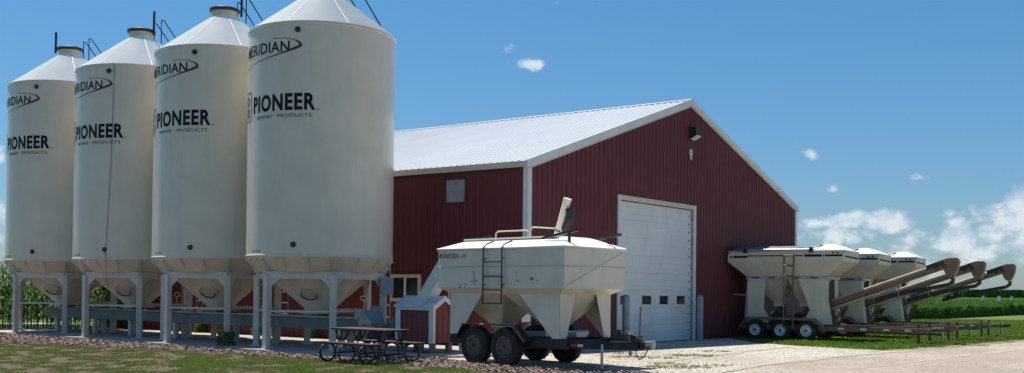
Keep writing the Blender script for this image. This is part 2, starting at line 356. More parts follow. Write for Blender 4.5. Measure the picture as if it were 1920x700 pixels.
# mulch bed: strip between slab and lawn, widening under the seed tender
mulch_poly = [slab_b+Vector((0, 0, 0)), slab_a, gnd(800, 668), gnd(900, 684), gnd(1010, 692), gnd(1130, 695), gnd(1220, 701), Vector((2.5, 16, 0)), Vector((2, 12, 0))]+[p for p in lawn_top[::-1][1:] if p.x > -17]
mulch_poly = [Vector((p.x, p.y, 0)) for p in mulch_poly]
sheet('mulch_bed', mulch_poly, .006, 'mulch_base')
mb = MB(); mb.prism([(p.x, p.y, .010) for p in slab_poly], (0, 0, .045)); structure(mb.build('concrete_slab', 'concrete', bevel=.01))
SLAB = .055
# crack / joint lines in the slab
jb = MB()
for k in range(-1, 7):
    a = S0-SG*1.84+ST*(k*3.0-.8); b = S0+SG*3.08+ST*(k*3.0-.8); jb.prism([(*(a+ST*.006).xy, SLAB+.002), (*(a-ST*.006).xy, SLAB+.002), (*(b-ST*.006).xy, SLAB+.002), (*(b+ST*.006).xy, SLAB+.002)], (0, 0, .001))
structure(jb.build('slab_joint', 'black'))

# ------------------------------------------------------------------ barn
def build_barn():
    B = thing('barn', 'long dark red metal barn with a white ribbed roof and a big white overhead door', 'barn', (BX, BY, 0), math.pi/2-TH)
    D0, D1, DH = 4.50, 9.04, 4.19                    # overhead door opening
    slope = (BR-BE)/(BW/2)
    top = lambda x: BE+slope*min(x, BW-x)
    T = .12
    w = MB()
    w.prism([(0, 0, 0), (D0, 0, 0), (D0, 0, top(D0)), (0, 0, BE)], (0, T, 0))
    w.prism([(D0, 0, DH), (D1, 0, DH), (D1, 0, top(D1)), (BW/2, 0, BR), (D0, 0, top(D0))], (0, T, 0))
    w.prism([(D1, 0, 0), (BW, 0, 0), (BW, 0, BE), (D1, 0, top(D1))], (0, T, 0))
    pitch = .2286; x = .2
    while x < BW-.05:
        z0 = DH+.17 if D0-.15 < x < D1+.15 else .03; z1 = top(x)-.12
        w.prism([(x-.028, 0.001, z0), (x-.014, -.022, z0), (x+.014, -.022, z0), (x+.028, 0.001, z0)], (0, 0, z1-z0))
        for o in (.075, .15):
            w.prism([(x+o-.01, 0.001, z0), (x+o, -.007, z0), (x+o+.01, 0.001, z0)], (0, 0, z1-z0-.05))
        x += pitch
    w.build('gable_wall', 'red', B)
    w = MB(); w.box(0, T, T, BL, 0, BE); y = .25
    WY0, WY1, WZ0, WZ1 = 3.58, 4.72, 1.20, 1.95       # sliding window
    VY0, VY1, VZ0, VZ1 = 2.04, 2.68, 3.88, 4.48       # louvre vent
    while y < BL-.1:
        segs = [(.03, BE-.1)]
        for a0, a1, b0, b1 in ((WY0, WY1, WZ0, WZ1), (VY0, VY1, VZ0, VZ1)):
            if a0-.04 < y < a1+.04: segs = [(.03, b0), (b1, BE-.1)]
        for z0, z1 in segs:
            w.prism([(.001, y-.028, z0), (-.022, y-.014, z0), (-.022, y+.014, z0), (.001, y+.028, z0)], (0, 0, z1-z0))
        y += pitch
    w.build('side_wall', 'red', B)
    w = MB(); w.box(BW-T, BW, T, BL, 0, BE); w.build('far_side_wall', 'red', B)
    w = MB(); w.prism([(0, BL, 0), (BW, BL, 0), (BW, BL, BE), (BW/2, BL, BR), (0, BL, BE)], (0, T, 0)); w.build('back_wall', 'red', B)
    # roof: two ribbed slopes
    OH = .045; ex = .10
    for side in (0, 1):
        def P(u, y, h=0):                              # u: 0 ridge .. 1 eave
            x = BW/2*(1-u)-ex*u if side == 0 else BW/2*(1+u)+ex*u
            z = BR+.06-(BR-BE)*u-ex*slope*u
            return Vector((x, y, z+h))
        w = MB(); w.prism([P(0, -OH), P(1, -OH), P(1, BL+OH), P(0, BL+OH)], (0, 0, .03))
        y = -OH+.05
        while y < BL+OH-.03:
            w.prism([P(.004, y-.03, .0301), P(.004, y-.014, .052), P(.004, y+.014, .052), P(.004, y+.03, .0301)], P(.999, y)-P(.004, y)); y += pitch
        w.build('roof_slope', 'roof_white', B)
        # rake trim along the gable edge
        w = MB(); a = P(0, -OH-.02, .05); b = P(1, -OH-.02, .05)
        w.prism([a, b, b-Vector((0, 0, .20)), a-Vector((0, 0, .20))], (0, .018, 0)); w.build('rake_trim', 'trim', B)
        w = MB(); a = P(0, -OH+.001, -.155); b = P(.985, -OH+.001, -.155)
        w.prism([a, b, b-Vector((0, 0, .05)), a-Vector((0, 0, .05))], (0, .018, 0)); split(w, 'soffit', 'trim_warm', B)
        w = MB(); a = P(1, -OH, 0); w.box(a.x-(.02 if side == 0 else -.0), a.x+(.0 if side == 0 else .02), -OH, BL+OH, a.z-.13, a.z+.02); w.build('eave_fascia', 'trim_warm' if side == 0 else 'trim', B)
    w = MB(); w.prism([(BW/2-.2, -OH-.03, BR+.055), (BW/2, -OH-.03, BR+.12), (BW/2+.2, -OH-.03, BR+.055), (BW/2, -OH-.03, BR+.10)], (0, BL+2*OH+.06, 0)); w.build('ridge_cap', 'roof_white', B)
    # corner trims
    for cx, cy, sx, sy in ((0, 0, 1, 1), (BW, 0, -1, 1), (0, BL+T, 1, -1)):
        w = MB()
        w.box(*sorted((cx-.026*sx, cx+.15*sx)), *sorted((cy-.028*sy, cy-.003*sy)), 0, BE-.06)
        w.box(*sorted((cx-.028*sx, cx-.003*sx)), *sorted((cy-.0*sy, cy+.12*sy)), 0, BE-.06)
        w.build('corner_trim', 'trim', B)
    w = MB(); w.box(.16, D0-.16, -.03, -.002, .0, .1); w.box(D1+.16, BW-.16, -.03, -.002, 0, .1); split(w, 'base_trim', 'red', B)
    # overhead door: ribbed sections recessed in a white frame
    fr = MB(); fr.box(D0-.14, D0, -.05, T+.02, 0, DH+.14); fr.box(D1, D1+.14, -.05, T+.02, 0, DH+.14); split(fr, 'door_frame', 'trim', B, .006)
    fr = MB(); fr.box(D0, D1, -.05, T+.02, DH, DH+.14); fr.build('door_head_trim', 'trim_warm', B, .006)
    d = MB(); secs = 8; sh = (DH-.03)/secs
    wins = [(4.62, 4.95), (5.93, 6.5), (7.0, 7.56), (8.10, 8.66)]
    wsec = 2
    for k in range(secs):
        z0 = .02+k*sh; z1 = z0+sh-.004
        if k == wsec:
            za, zb = z0+.10, z0+.36
            d.box(D0, D1, .07, .11, z0, za); d.box(D0, D1, .07, .11, zb, z1)
            xs = [D0]+[v for ww in wins for v in ww]+[D1]
            for i in range(0, len(xs), 2): d.box(xs[i], xs[i+1], .07, .11, za, zb)
        else:
            d.box(D0, D1, .07, .11, z0, z1)
            for q in (.17, .34): d.prism([(D0+.02, .0701, z0+q-.03), (D0+.02, .065, z0+q-.012), (D0+.02, .065, z0+q+.012), (D0+.02, .0701, z0+q+.03)], (D1-D0-.04, 0, 0))
    dd = d.build('overhead_door', 'door', B)
    for a, b in wins:
        z0 = .02+wsec*sh; g = MB(); g.box(a+.002, b-.002, .085, .095, z0+.102, z0+.358); pane = g.build('door_window', 'glass', dd)
        g = MB()
        for bx in ((a-.03, a, z0+.07, z0+.39), (b, b+.03, z0+.07, z0+.39)): g.box(bx[0], bx[1], .055, .0695, bx[2], bx[3])
        g.box(a, b, .055, .0695, z0+.07, z0+.1); g.box(a, b, .055, .0695, z0+.36, z0+.39); g.build('window_trim', 'trim', dd)
    g = MB()
    for k in range(secs*2-1): z = .30+k*sh/2; g.box(D1-.17, D1-.12, .045, .0695, z, z+.06)
    split(g, 'hinge', 'galv', dd)
    g = MB(); g.box(D0, D1, .06, .12, .0, .02); g.build('bottom_seal', 'black', dd)
    # security light, round fixture on the gable
    x = BW/2+.06
    g = MB(); g.prism([(x-.17, -.03, 6.84), (x-.17, -.26, 6.80), (x-.17, -.28, 6.56), (x-.17, -.03, 6.44)], (.34, 0, 0)); lt = g.build('wall_light', 'black', B, .01)
    g = MB(); g.prism([(x-.14, -.285, 6.55), (x-.14, -.08, 6.45), (x-.14, -.09, 6.415), (x-.14, -.295, 6.51)], (.28, 0, 0)); g.build('lens', 'refl_white', lt)
    x -= .08; g = MB(); g.path([(x+.075*math.cos(a), -.05, 6.01+.085*math.sin(a)) for a in [i*math.pi/9 for i in range(18)]], .026, 8, True)
    g.path([(x+.01+.05*math.cos(a), -.05, 5.84+.055*math.sin(a)) for a in [i*math.pi/7 for i in range(14)]], .018, 8, True); g.build('round_wall_fixture', 'trim', B)
    # sliding window on the side wall
    g = MB(); t = .09
    g.box(-.05, -.003, WY0, WY1, WZ0, WZ0+t); g.box(-.05, -.003, WY0, WY1, WZ1-t, WZ1); g.box(-.05, -.003, WY0, WY0+t, WZ0+t, WZ1-t); g.box(-.05, -.003, WY1-t, WY1, WZ0+t, WZ1-t)
    wf = g.build('window', 'trim_warm', B)
    g = MB(); g.box(-.045, -.003, (WY0+WY1)/2-.035, (WY0+WY1)/2+.035, WZ0+t, WZ1-t); g.build('mullion', 'trim', wf)
    for a, b in ((WY0+t, (WY0+WY1)/2-.035), ((WY0+WY1)/2+.035, WY1-t)):
        g = MB(); g.box(-.024, -.008, a, b, WZ0+t, WZ1-t); g.build('pane', 'glass', wf)
    g = MB(); g.box(-.05, -.03, VY0, VY1, VZ0, VZ0+.05); g.box(-.05, -.03, VY0, VY1, VZ1-.05, VZ1); g.box(-.05, -.03, VY0, VY0+.05, VZ0, VZ1); g.box(-.05, -.03, VY1-.05, VY1, VZ0, VZ1)
    vf = g.build('louvre_vent', 'galv', B)
    g = MB(); n = 9
    for k in range(n):
        z = VZ0+.05+(VZ1-VZ0-.1)*k/n; g.prism([(-.045, VY0+.05, z), (-.02, VY0+.05, z+.062), (-.014, VY0+.05, z+.062), (-.040, VY0+.05, z)], (0, VY1-VY0-.1, 0))
    g.build('louvre_blades', 'galv', vf)
    return B
barn = build_barn()

# ------------------------------------------------------------------ hopper bins
HB, HT, APX = 2.29, 7.90, 9.02
def ring_pt(phi, z, r=SR): return Vector((r*math.cos(phi), r*math.sin(phi), z))
def on_wall(vs, phi0, z0, off=.006, tilt=0):
    """bend flat lettering (x along the wall, y up) onto the bin wall; phi0 is where x=0 sits"""
    return [ring_pt(phi0+v.x/SR, z0+v.y+v.x*tilt, SR+off) for v in vs]
def build_bin(label):
    B = thing('hopper_bin', label, 'grain bin', S0+Vector((0, 0, SLAB)), 0, 'row of four tall cream hopper bins')
    dz = -SLAB
    n = 96
    b = MB(); b.lathe([(SR-.03, HB+dz), (SR, HB+dz), (SR, HB+dz+.03)]+[(SR, HT+dz)], n, ends=False); body = b.build('bin_wall', 'silo', B)
    b = MB()
    for z in (HB+.03, HT-.05):                          # rolled rims
        b.lathe([(SR+.001, z+dz-.03), (SR+.016, z+dz-.015), (SR+.016, z+dz+.015), (SR+.001, z+dz+.03)], n, ends=False)
    split(b, 'rim', 'silo', body)
    b = MB(); b.lathe([(SR+.0, HT+dz-.02), (SR+.018, HT+dz-.02), (SR+.018, HT+dz), (.36, APX+dz), (.36, APX+dz+.02)], n, ends=False); rf = b.build('cone_roof', 'silo_roof', B)
    b = MB()
    for k in range(8):
        a = k*math.pi/4+.5; p0 = ring_pt(a, HT+dz+.012, SR+.03); p1 = ring_pt(a, APX+dz+.006, .37); b.beam(p0-Vector((0,0,.010)), p1-Vector((0,0,.004)), .02, .006)
    b.build('roof_seams', 'silo_roof', rf)
    b = MB(); b.lathe([(.35, APX+dz-.02), (.35, APX+dz+.17)], 32); b.build('lid_collar', 'hopper', B)
    b = MB(); b.lathe([(.35, APX+dz+.17), (.41, APX+dz+.17), (.41, APX+dz+.25), (.30, APX+dz+.29), (.0, APX+dz+.31)], 32, ends=False); b.build('lid', 'black', B)
    # hopper
    zc0, zc1 = HB+dz, 1.0+dz
    b = MB(); b.lathe([(SR-.02, zc0+.01), (SR-.02, zc0-.02), (.34, zc1), (.34, zc1-.06)], 72, ends=False); hop = b.build('hopper', 'hopper', B)
    # manhole on the hopper
    a = R(-98); zc = 1.42+dz; rc = .34+(SR-.36)*(zc-zc1)/(zc0-zc1); nrm = Vector((math.cos(a)*.66, math.sin(a)*.66, -.75)).normalized()
    ctr = ring_pt(a, zc, rc)+nrm*.02; u = Vector((-math.sin(a), math.cos(a), 0)); v = nrm.cross(u)
    b = MB(); b.path([ctr+u*.235*math.cos(t)+v*.235*math.sin(t) for t in [i*math.pi/14 for i in range(28)]], .028, 8, True); mh = b.build('manhole_rim', 'steel_leg', hop)
    b = MB(); b.prism([ctr+u*.21*math.cos(t)+v*.21*math.sin(t) for t in [i*math.pi/14 for i in range(28)]], nrm*.015); b.build('manhole_cover', 'hopper', hop)
    b = MB(); b.path([ctr+nrm*.03+u*.20*math.cos(t)+v*.20*math.sin(t) for t in [i*math.pi/14 for i in range(14, 29)]], .012, 6); b.build('manhole_gasket', 'black', hop)
    # slide gate and outlet
    b = MB(); b.box(-.38, .38, -.34, .34, zc1-.10, zc1-.05, Matrix.Rotation(math.pi/2-TS, 4, 'Z')); gt = b.build('slide_gate', 'steel_leg', B, .006)
    b = MB(); b.lathe([(.30, zc1-.1), (.24, zc1-.22)], 24); b.build('outlet', 'galv', gt)
    # gate hand wheel on a rod, at the back
    q = SG*.55+Vector((.72, 0, 0)); b = MB(); b.path([Vector((q.x, q.y, 1.30+dz))+Vector((1, 0, 0))*.085*math.cos(t)+Vector((0, 0, 1))*.06*math.sin(t) for t in [i*math.pi/7 for i in range(14)]], .018, 6, True)
    b.tube((q.x, q.y, 1.22+dz), (q.x, q.y, .95+dz), .012, 6); b.build('hand_wheel', 'trim', gt)
    # sight ports
    for a, z in ((R(-98.6), 7.68), (R(-100), 2.57)):
        c = ring_pt(a, z+dz, SR); nn = ring_pt(a, 0, 1); b = MB(); b.tube(c-nn*.02, c+nn*.03, .068, 20); p = b.build('sight_port', 'black', B)
        b = MB(); b.tube(c+nn*.0301, c+nn*.036, .035, 16); b.build('port_glass', 'glass', p)
    # ring beam, brackets and legs
    LR = 1.66; zb0, zb1 = 1.76+dz, 1.94+dz
    a0 = math.atan2(-SG.y, -SG.x)
    cor = [ring_pt(a0+k*math.pi/3, 0, LR) for k in range(6)]
    b = MB()
    for k in range(6):
        p, q = cor[k], cor[(k+1) % 6]; b.beam(p+Vector((0, 0, (zb0+zb1)/2)), q+Vector((0, 0, (zb0+zb1)/2)), .08, zb1-zb0)
    rb = b.build('ring_beam', 'steel_leg', B, .006)
    b = MB(); b.lathe([(SR-.005, HB+dz+.0), (SR-.02, HB+dz-.035), (LR*.93, zb1-.02)], 72, ends=False); b.build('bin_skirt', 'hopper', rb)
    b = MB()
    for k in range(18):
        a = a0+k*math.pi/9; rr = LR*math.cos(math.pi/6)/math.cos(((k*math.pi/9) % (math.pi/3))-math.pi/6)
        p0 = ring_pt(a, HB+dz-.02, SR-.0); p1 = ring_pt(a, zb1, rr+.03); b.beam(p0, p1, .02, .09)
    split(b, 'bracket', 'steel_leg', rb)
    for k in range(6):
        c = cor[k]; out = c.normalized(); b = MB()
        rot = Matrix.Translation(c) @ Matrix.Rotation(a0+k*math.pi/3, 4, 'Z')
        b.box(-.075, .075, -.075, .075, .0, zb0+.10, rot); lg = b.build('leg', 'steel_leg', B, .012)
        g = MB()
        for s in (-1, 1):
            dd = (cor[(k+s) % 6]-c).normalized(); p = c+dd*.06+out*.012
            g.prism([Vector((p.x, p.y, zb0-.0)), Vector((p.x, p.y, zb0-.24)), Vector((p.x, p.y, zb0))+dd*.24], -out*.02)
        g.build('gusset', 'steel_leg', lg)
        g = MB(); g.box(-.13, .13, -.13, .13, .0, .02, rot); g.build('foot_plate', 'steel_leg', lg)
    b = MB()
    for k in (0, 1, 5, 3):
        p, q = cor[k], cor[(k+1) % 6]; z = .98+dz
        b.tube((p.x, p.y, z), (q.x, q.y, z), .028, 8)
    split(b, 'brace_pipe', 'steel_leg', B)
    # lettering
    vs, fs = text_geo('PIONEER', 1.88, .415, .035, 1.12); t = MB(); t.add(on_wall(vs, R(-143.5), 5.76+dz), fs); t.build('lettering', 'lettering', B)
    vs, fs = text_geo('BRAND \u00b7 PRODUCTS', 1.60, .085, .006, 1.1); t = MB(); t.add(on_wall(vs, R(-137.5), 5.60+dz), fs); t.build('small_lettering', 'green_ink', B)
    vs, fs = text_geo('MERIDIAN', 1.75, .25, .012, 1.05)
    vs = [Vector((v.x, v.y*(1.12-.12*v.x/1.75), 0)) for v in vs]
    t = MB(); t.add(on_wall(vs, R(-159.8), 7.17+dz), fs); t.build('lettering', 'lettering', B)
    vs, fs = text_geo('SU-G 1612-6', .42, .055, .004, 1.0); t = MB(); t.add(on_wall(vs, R(-144), 2.40+dz), fs); t.build('serial_lettering', 'lettering', B)
    vs, fs = text_geo('\u00ae', .05, .05, .0, 1.0); t = MB(); t.add(on_wall(vs, R(-83.5), 5.76+dz), fs); t.build('small_lettering', 'lettering', B)
    # swoosh: upper stroke, pointed end, lower stroke, thick at the tip
    t = MB(); pts = []
    for i in range(61):
        s = i/60; ang = math.pi*(.58-1.50*s) if s < .72 else None
        if s < .5:                                     # upper arc to the tip
            e = s/.5; x = 1.35+.79*math.sin(e*math.pi/2); y = .47-.24*(1-math.cos(e*math.pi/2))+.03
        else:
            e = (s-.5)/.5; x = 2.14-2.35*(e**1.25); y = .26-.12*math.sin(min(1, e*1.7)*math.pi/2)-.40*e*.42
        wd = .006+.028*math.exp(-((s-.5)/.16)**2)
        pts.append((x, y, wd))
    vv = []; ff = []
    for i, (x, y, wd) in enumerate(pts):
        x2, y2, _ = pts[min(i+1, 60)]; x1, y1, _ = pts[max(i-1, 0)]; d = Vector((x2-x1, y2-y1, 0)); d = d.normalized() if d.length > 1e-6 else Vector((0, -1, 0)); nn = Vector((-d.y, d.x, 0))
        vv += [Vector((x, y, 0))+nn*wd, Vector((x, y, 0))-nn*wd]
        if i: ff.append((2*i-2, 2*i-1, 2*i+1, 2*i))
    t.add(on_wall(vv, R(-163.2), 6.93+dz, .008, tilt=.05), ff); t.build('swoosh', 'maroon_ink', B)
    # round-cornered badge left of the name
    def rrect(w, h, r, m=6):
        return [Vector((cx+r*math.cos(t), cy+r*math.sin(t), 0)) for cx, cy, t0 in ((w/2-r, h/2-r, 0), (-w/2+r, h/2-r, 1), (-w/2+r, -h/2+r, 2), (w/2-r, -h/2+r, 3)) for t in [(t0+i/m)*math.pi/2 for i in range(m+1)]]
    o_, i_ = rrect(.62, .74, .16), rrect(.55, .67, .13); kk = len(o_); t = MB()
    vv = [v+Vector((0, .36, 0)) for v in o_+i_]; t.add(on_wall(vv, R(-157.5), 5.62+dz), [(i, (i+1) % kk, (i+1) % kk+kk, i+kk) for i in range(kk)])
    for cy in (.22, .50):
        r1 = [Vector((.15*math.cos(a), cy+.12*math.sin(a), 0)) for a in [i*math.pi/12 for i in range(24)]]; r2 = [Vector((.08*math.cos(a), cy+.06*math.sin(a), 0)) for a in [i*math.pi/12 for i in range(24)]]
        t.add(on_wall(r1+r2, R(-157.5), 5.62+dz), [(i, (i+1) % 24, (i+1) % 24+24, i+24) for i in range(24)])
    t.build('badge', 'green_ink', B)
    # roof hand rails over the ladder at the back right
    for s, hx in ((-1, 0), (1, 0)):
        a = R(38); out = Vector((math.cos(a), math.sin(a), 0)); side = Vector((-math.sin(a), math.cos(a), 0))
        def rp(r, h): return out*r+side*s*.30+Vector((0, 0, HT+dz+(APX-HT)*(SR-r)/(SR-.36)+h))
        b = MB(); b.path([rp(.50, .0), rp(.50, .72), rp(.54, .76), rp(.60, .74), rp(1.75, .12), rp(1.80, .0)], .018, 6); b.build('hand_rail', 'black', B)
    b = MB()
    for k in range(7):
        a = R(38); out = Vector((math.cos(a), math.sin(a), 0)); side = Vector((-math.sin(a), math.cos(a), 0)); r = .55+k*.2; z = HT+dz+(APX-HT)*(SR-r)/(SR-.36)+.05
        b.tube(out*r+side*.28+Vector((0, 0, z)), out*r-side*.28+Vector((0, 0, z)), .012, 6)
    b.build('roof_ladder', 'galv', B)
    b = MB()
    for s in (-1, 1): b.tube(ring_pt(R(38)+s*.12, HT+dz, SR+.12), ring_pt(R(38)+s*.12, .6+dz, SR+.12), .018, 6)
    for k in range(23): b.tube(ring_pt(R(38)-.12, .8+k*.31+dz, SR+.12), ring_pt(R(38)+.12, .8+k*.31+dz, SR+.12), .012, 6)
    b.build('wall_ladder', 'galv', B)
    return B
bin0 = build_bin('nearest and largest looking cream hopper bin, beside the red barn')
bin_labels = ['cream hopper bin second from the barn, between the nearest bin and the cable-hung one',
              'cream hopper bin with a thin dark cable hanging down its front',
              'farthest cream hopper bin, beside the standing corn']
bins = [bin0]+[dup(bin0, S0+ST*SP*(k+1)+Vector((0, 0, SLAB)), 0, l) for k, l in enumerate(bin_labels)]
# parts that differ from bin to bin: lid levers and the hanging cable
for b_, a, h in ((bins[1], R(15), .75), (bins[2], R(-20), .55), (bins[3], R(195), .50)):
    m = MB(); c = ring_pt(a, 0, .45); m.beam((c.x, c.y, APX+.02), (c.x+.01, c.y, APX+.2+h), .055, .055, (0, 1, 0)); m.build('lid_lever', 'black', b_)
m = MB(); m.path([ring_pt(R(-94), 7.86, SR+.07), ring_pt(R(-93.5), 7.7, SR+.02), ring_pt(R(-95), 5, SR+.02), ring_pt(R(-99), 2.4, SR+.02), ring_pt(R(-99), 1.7, SR-.05), ring_pt(R(-99), 1.4, SR-.2)], .006, 6); m.build('cable', 'black', bins[2])

# ------------------------------------------------------------------ unloading conveyor under the bins
def build_trough():
    T = thing('unloading_conveyor', 'long grey green conveyor trough running under the row of bins', 'conveyor', S0+Vector((0, 0, SLAB)), math.pi/2-TS)
    # local y runs along the row, x towards the barn
    y0, y1 = -1.7, 3*SP+.9
    b = MB(); b.prism([(-.24, y0, .46), (.24, y0, .46), (.24, y0, .73), (.20, y0, .75), (-.20, y0, .75), (-.24, y0, .73)], (0, y1-y0, 0)); b.build('trough', 'trough', T, .005)
    b = MB()
    for s in (-.27, .27): b.box(s-.015, s+.015, y0, y1, .755, .785)
    k = y0+.1
    while k < y1: b.box(-.255, .255, k-.012, k+.012, .7502, .77); k += 1.03
    b.build('top_flange', 'galv', T)
    for y in (-1.0, 1.9, 3.6, 6.0, 8.3, 10.3, 12.6):
        b = MB(); b.box(-.21, -.09, y-.07, y+.07, 0, .46); b.box(.09, .21, y-.07, y+.07, 0, .46); b.box(-.24, .24, y-.05, y+.05, .44, .46); split(b, 'support_post', 'steel_leg', T)
    # discharge box and chute at the near end
    b = MB(); b.loft([[(-.22, y0-.10, .96), (.22, y0-.10, .96), (.22, y0+.18, .96), (-.22, y0+.18, .96)], [(-.24, y0-.42, .66), (.24, y0-.42, .66), (.24, y0+.16, .60), (-.24, y0+.16, .60)], [(-.16, y0-.55, .20), (.16, y0-.55, .20), (.16, y0-.2, .20), (-.16, y0-.2, .20)]]); b.build('discharge_box', 'galv', T, .006)
    b = MB(); b.beam((.42, y0-.35, .40), (.42, y0-1.2, .92), .42, .26, (0, 0, 1)); b.build('feed_conveyor', 'trough', T, .01)
    b = MB(); b.lathe([(.0, -.15), (.11, -.15), (.12, -.1), (.12, .13), (.06, .17), (0, .17)], 16, m=Matrix.Translation((-.30, y0-.62, .36)) @ Matrix.Rotation(math.pi/2, 4, 'X')); b.build('motor', 'black', T)
    for y in (y0-.5,):
        b = MB(); z = .36
        for s in (-.2, .2): b.box(s-.025, s+.025, y-.025, y+.025, 0, z)
        b.box(-.2, .2, y-.02, y+.02, z-.05, z); split(b, 'support_post', 'galv', T)
    return T
build_trough()

# electrical boxes on the right leg of the nearest bin
legp = S0+Vector(ring_pt(math.atan2(-SG.y, -SG.x)+2*math.pi/3, 0, 1.66))
for i, (z, lab, w, h, o) in enumerate(((1.62, 'upper grey electrical box on the bin leg by the barn window', .30, .42, .0), (.98, 'lower small grey electrical box on the bin leg', .24, .26, -.2))):
    q = Vector((legp.x+o+.02, legp.y-.14, z))
    T = thing('electrical_box', lab, 'electrical box', (q.x+(.08 if i == 0 else 0), q.y, q.z-h/2), R(14), 'electrical boxes on the bin leg')
    b = MB(); b.box(-w/2, w/2, -.07, .065, 0, h); b.build('box_body', 'bluebox', T, .008)
    b = MB(); b.box(-w/2-.01, w/2+.01, -.085, -.0705, -.005, h+.005); b.build('box_door', 'bluebox', T, .005)
    b = MB(); b.tube((0, 0, -.001), (0, 0, -(z-h/2-SLAB) if i == 1 else -.35), .016, 8); b.build('conduit', 'galv', T)

# ------------------------------------------------------------------ conveyor shed on posts and its inclined leg
SH = gnd(811, 668)              # front right corner
def build_shed():
    T = thing('feed_shed', 'small red board shed on short timber posts with white trim and a metal roof', 'shed', SH, math.pi/2-TH)
    W_, L_, z0, z1, zr = .72, 1.14, .30, 1.13, 1.34    # local x: depth, y: length along the barn
    b = MB(); b.prism([(0, 0, z0), (W_, 0, z0), (W_, 0, z1), (W_/2, 0, zr), (0, 0, z1)], (0, L_, 0)); b.build('board_walls', 'shed_red', T)
    b = MB()
    for k in range(1, 7): b.box(-.006, -.0005, k*L_/7-.008, k*L_/7+.008, z0+.01, z1-.07)
    for k in range(1, 4): b.box(k*W_/4-.008, k*W_/4+.008, -.006, -.0005, z0+.01, z1)
    b.build('board_gaps', 'black', T)
    b = MB()
    b.box(-.025, -.0075, -.02, .11, z0-.01, z1); b.box(-.025, -.0075, L_-.13, L_+.02, z0-.01, z1); b.box(-.02, .06, -.025, -.0075, z0-.01, z1)
    b.box(-.03, -.0105, .11, L_-.13, z1-.075, z1); split(b, 'corner_board', 'trim', T)
    sl = (zr-z1)/(W_/2)
    for s in (0, 1):
        b = MB(); e = .07
        x0, x1 = (W_/2, -e) if s == 0 else (W_/2, W_+e); za, zb = zr+.03, z1+.03-e*sl
        b.prism([(x0, -.05, za), (x1, -.05, zb), (x1, L_+.05, zb), (x0, L_+.05, za)], (0, 0, .02))
        k = -.03
        while k < L_+.05: b.beam((x0, k, za+.025), (x1, k, zb+.025), .03, .02); k += .2
        b.build('roof_sheet', 'shed_roof', T)
        b = MB(); b.prism([(x0, -.065, za+.025), (x1, -.065, zb+.025), (x1, -.065, zb-.10), (x0, -.065, za-.10)], (0, .013, 0)); b.build('rake_board', 'trim', T)
    for x, y in ((.07, .07), (W_-.07, .07), (.07, L_*.38), (.07, L_-.07), (W_-.07, L_-.07)):
        b = MB(); b.box(x-.06, x+.06, y-.06, y+.06, .0, z0); split(b, 'timber_post', 'timber', T, .006)
    return T
build_shed()
def build_leg():
    o = SH+BG*.16+BT*.50
    T = thing('inclined_conveyor', 'cream enclosed conveyor rising steeply from the small shed roof behind the seed tender', 'conveyor', (o.x, o.y, 0), math.pi/2-TH)
    a = Vector((0, 0, 1.10)); b_ = Vector((1.12, 0, 2.42)); d = (b_-a).normalized(); n = Vector((-d.z, 0, d.x))
    b = MB(); b.beam(a, b_, .34, .26, n); b.build('conveyor_casing', 'cream', T, .008)
    b = MB()
    for s in (-.175, .175): b.beam(a+Vector((0, s, 0))+n*.128, b_+Vector((0, s, 0))+n*.128, .025, .025, n)
    split(b, 'casing_flange', 'cream', T)
    b = MB(); b.box(-.16, .30, -.24, .24, 1.10, 1.34); b.build('roof_boot', 'shed_roof', T)
    b = MB(); b.box(-.02, .34, -.17, .17, -.30, .06, Matrix.Translation(b_)); b.box(.06, .28, -.12, .12, -.75, -.302, Matrix.Translation(b_)); b.build('discharge_spout', 'cream', T)
    c = a.lerp(b_, .52)+n*.131; b = MB(); b.tube(c, c+n*.02, .06, 14); b.build('inspection_cap', 'white_lid', T)
    b = MB()
    for s in (-.2, .2): b.tube((1.2, s, .0), (1.2, s*.9, 2.1), .03, 8)
    b.tube((1.2, -.2, 1.3), (1.2, .2, 1.3), .02, 8); b.build('support_frame', 'galv', T)
build_leg()

# ------------------------------------------------------------------ wheels
def wheel(parent, u, v, r, w, rim_m, side, holes=8):
    """wheel with its axis along local y; side=-1 faces the camera side"""
    X = Matrix.Translation((u, v, r)) @ Matrix.Rotation(-math.pi/2*side if False else math.pi/2, 4, 'X')
    h = w/2; b = MB()
    b.lathe([(r*.56, -h*.86), (r*.66, -h), (r*.90, -h), (r*.985, -h*.72), (r, -h*.35), (r, h*.35), (r*.985, h*.72), (r*.90, h), (r*.66, h), (r*.56, h*.86)], 40, m=X, ends=False)
    for k in range(36):                                 # tread lugs
        a = 2*math.pi*k/36; m2 = X @ Matrix.Rotation(a, 4, 'Z'); s = 1 if k % 2 else -1
        b.box(r-.004, r+.006, -.014, .014, *sorted((s*h*.06, s*h*.68)), m2)
    whl = b.build('wheel', 'rubber', parent)
    b = MB(); f = -side                                   # outward in the lathe axis (axis z maps to -y)
    b.lathe([(r*.585, -f*h*.8), (r*.585, f*h*.80), (r*.60, f*h*.88), (r*.52, f*h*.80), (r*.50, f*h*.35), (r*.42, f*h*.28), (r*.27, f*h*.5), (r*.20, f*h*.5), (r*.19, f*h*.78), (0, f*h*.8)], 32, m=X, ends=False)
    b.build('rim', rim_m, whl)
    b = MB()
    for k in range(holes):
        a = 2*math.pi*(k+.5)/holes; c = Vector((math.cos(a)*r*.40, math.sin(a)*r*.40, f*h*.30)); c2 = c+Vector((0, 0, f*h*.10)); b.tube(X @ c, X @ c2, r*.062, 10)
    b.tube(X @ Vector((0, 0, f*h*.7)), X @ Vector((0, 0, f*h*.84)), r*.12, 14)
    split(b, 'rim_hole', 'black', whl)

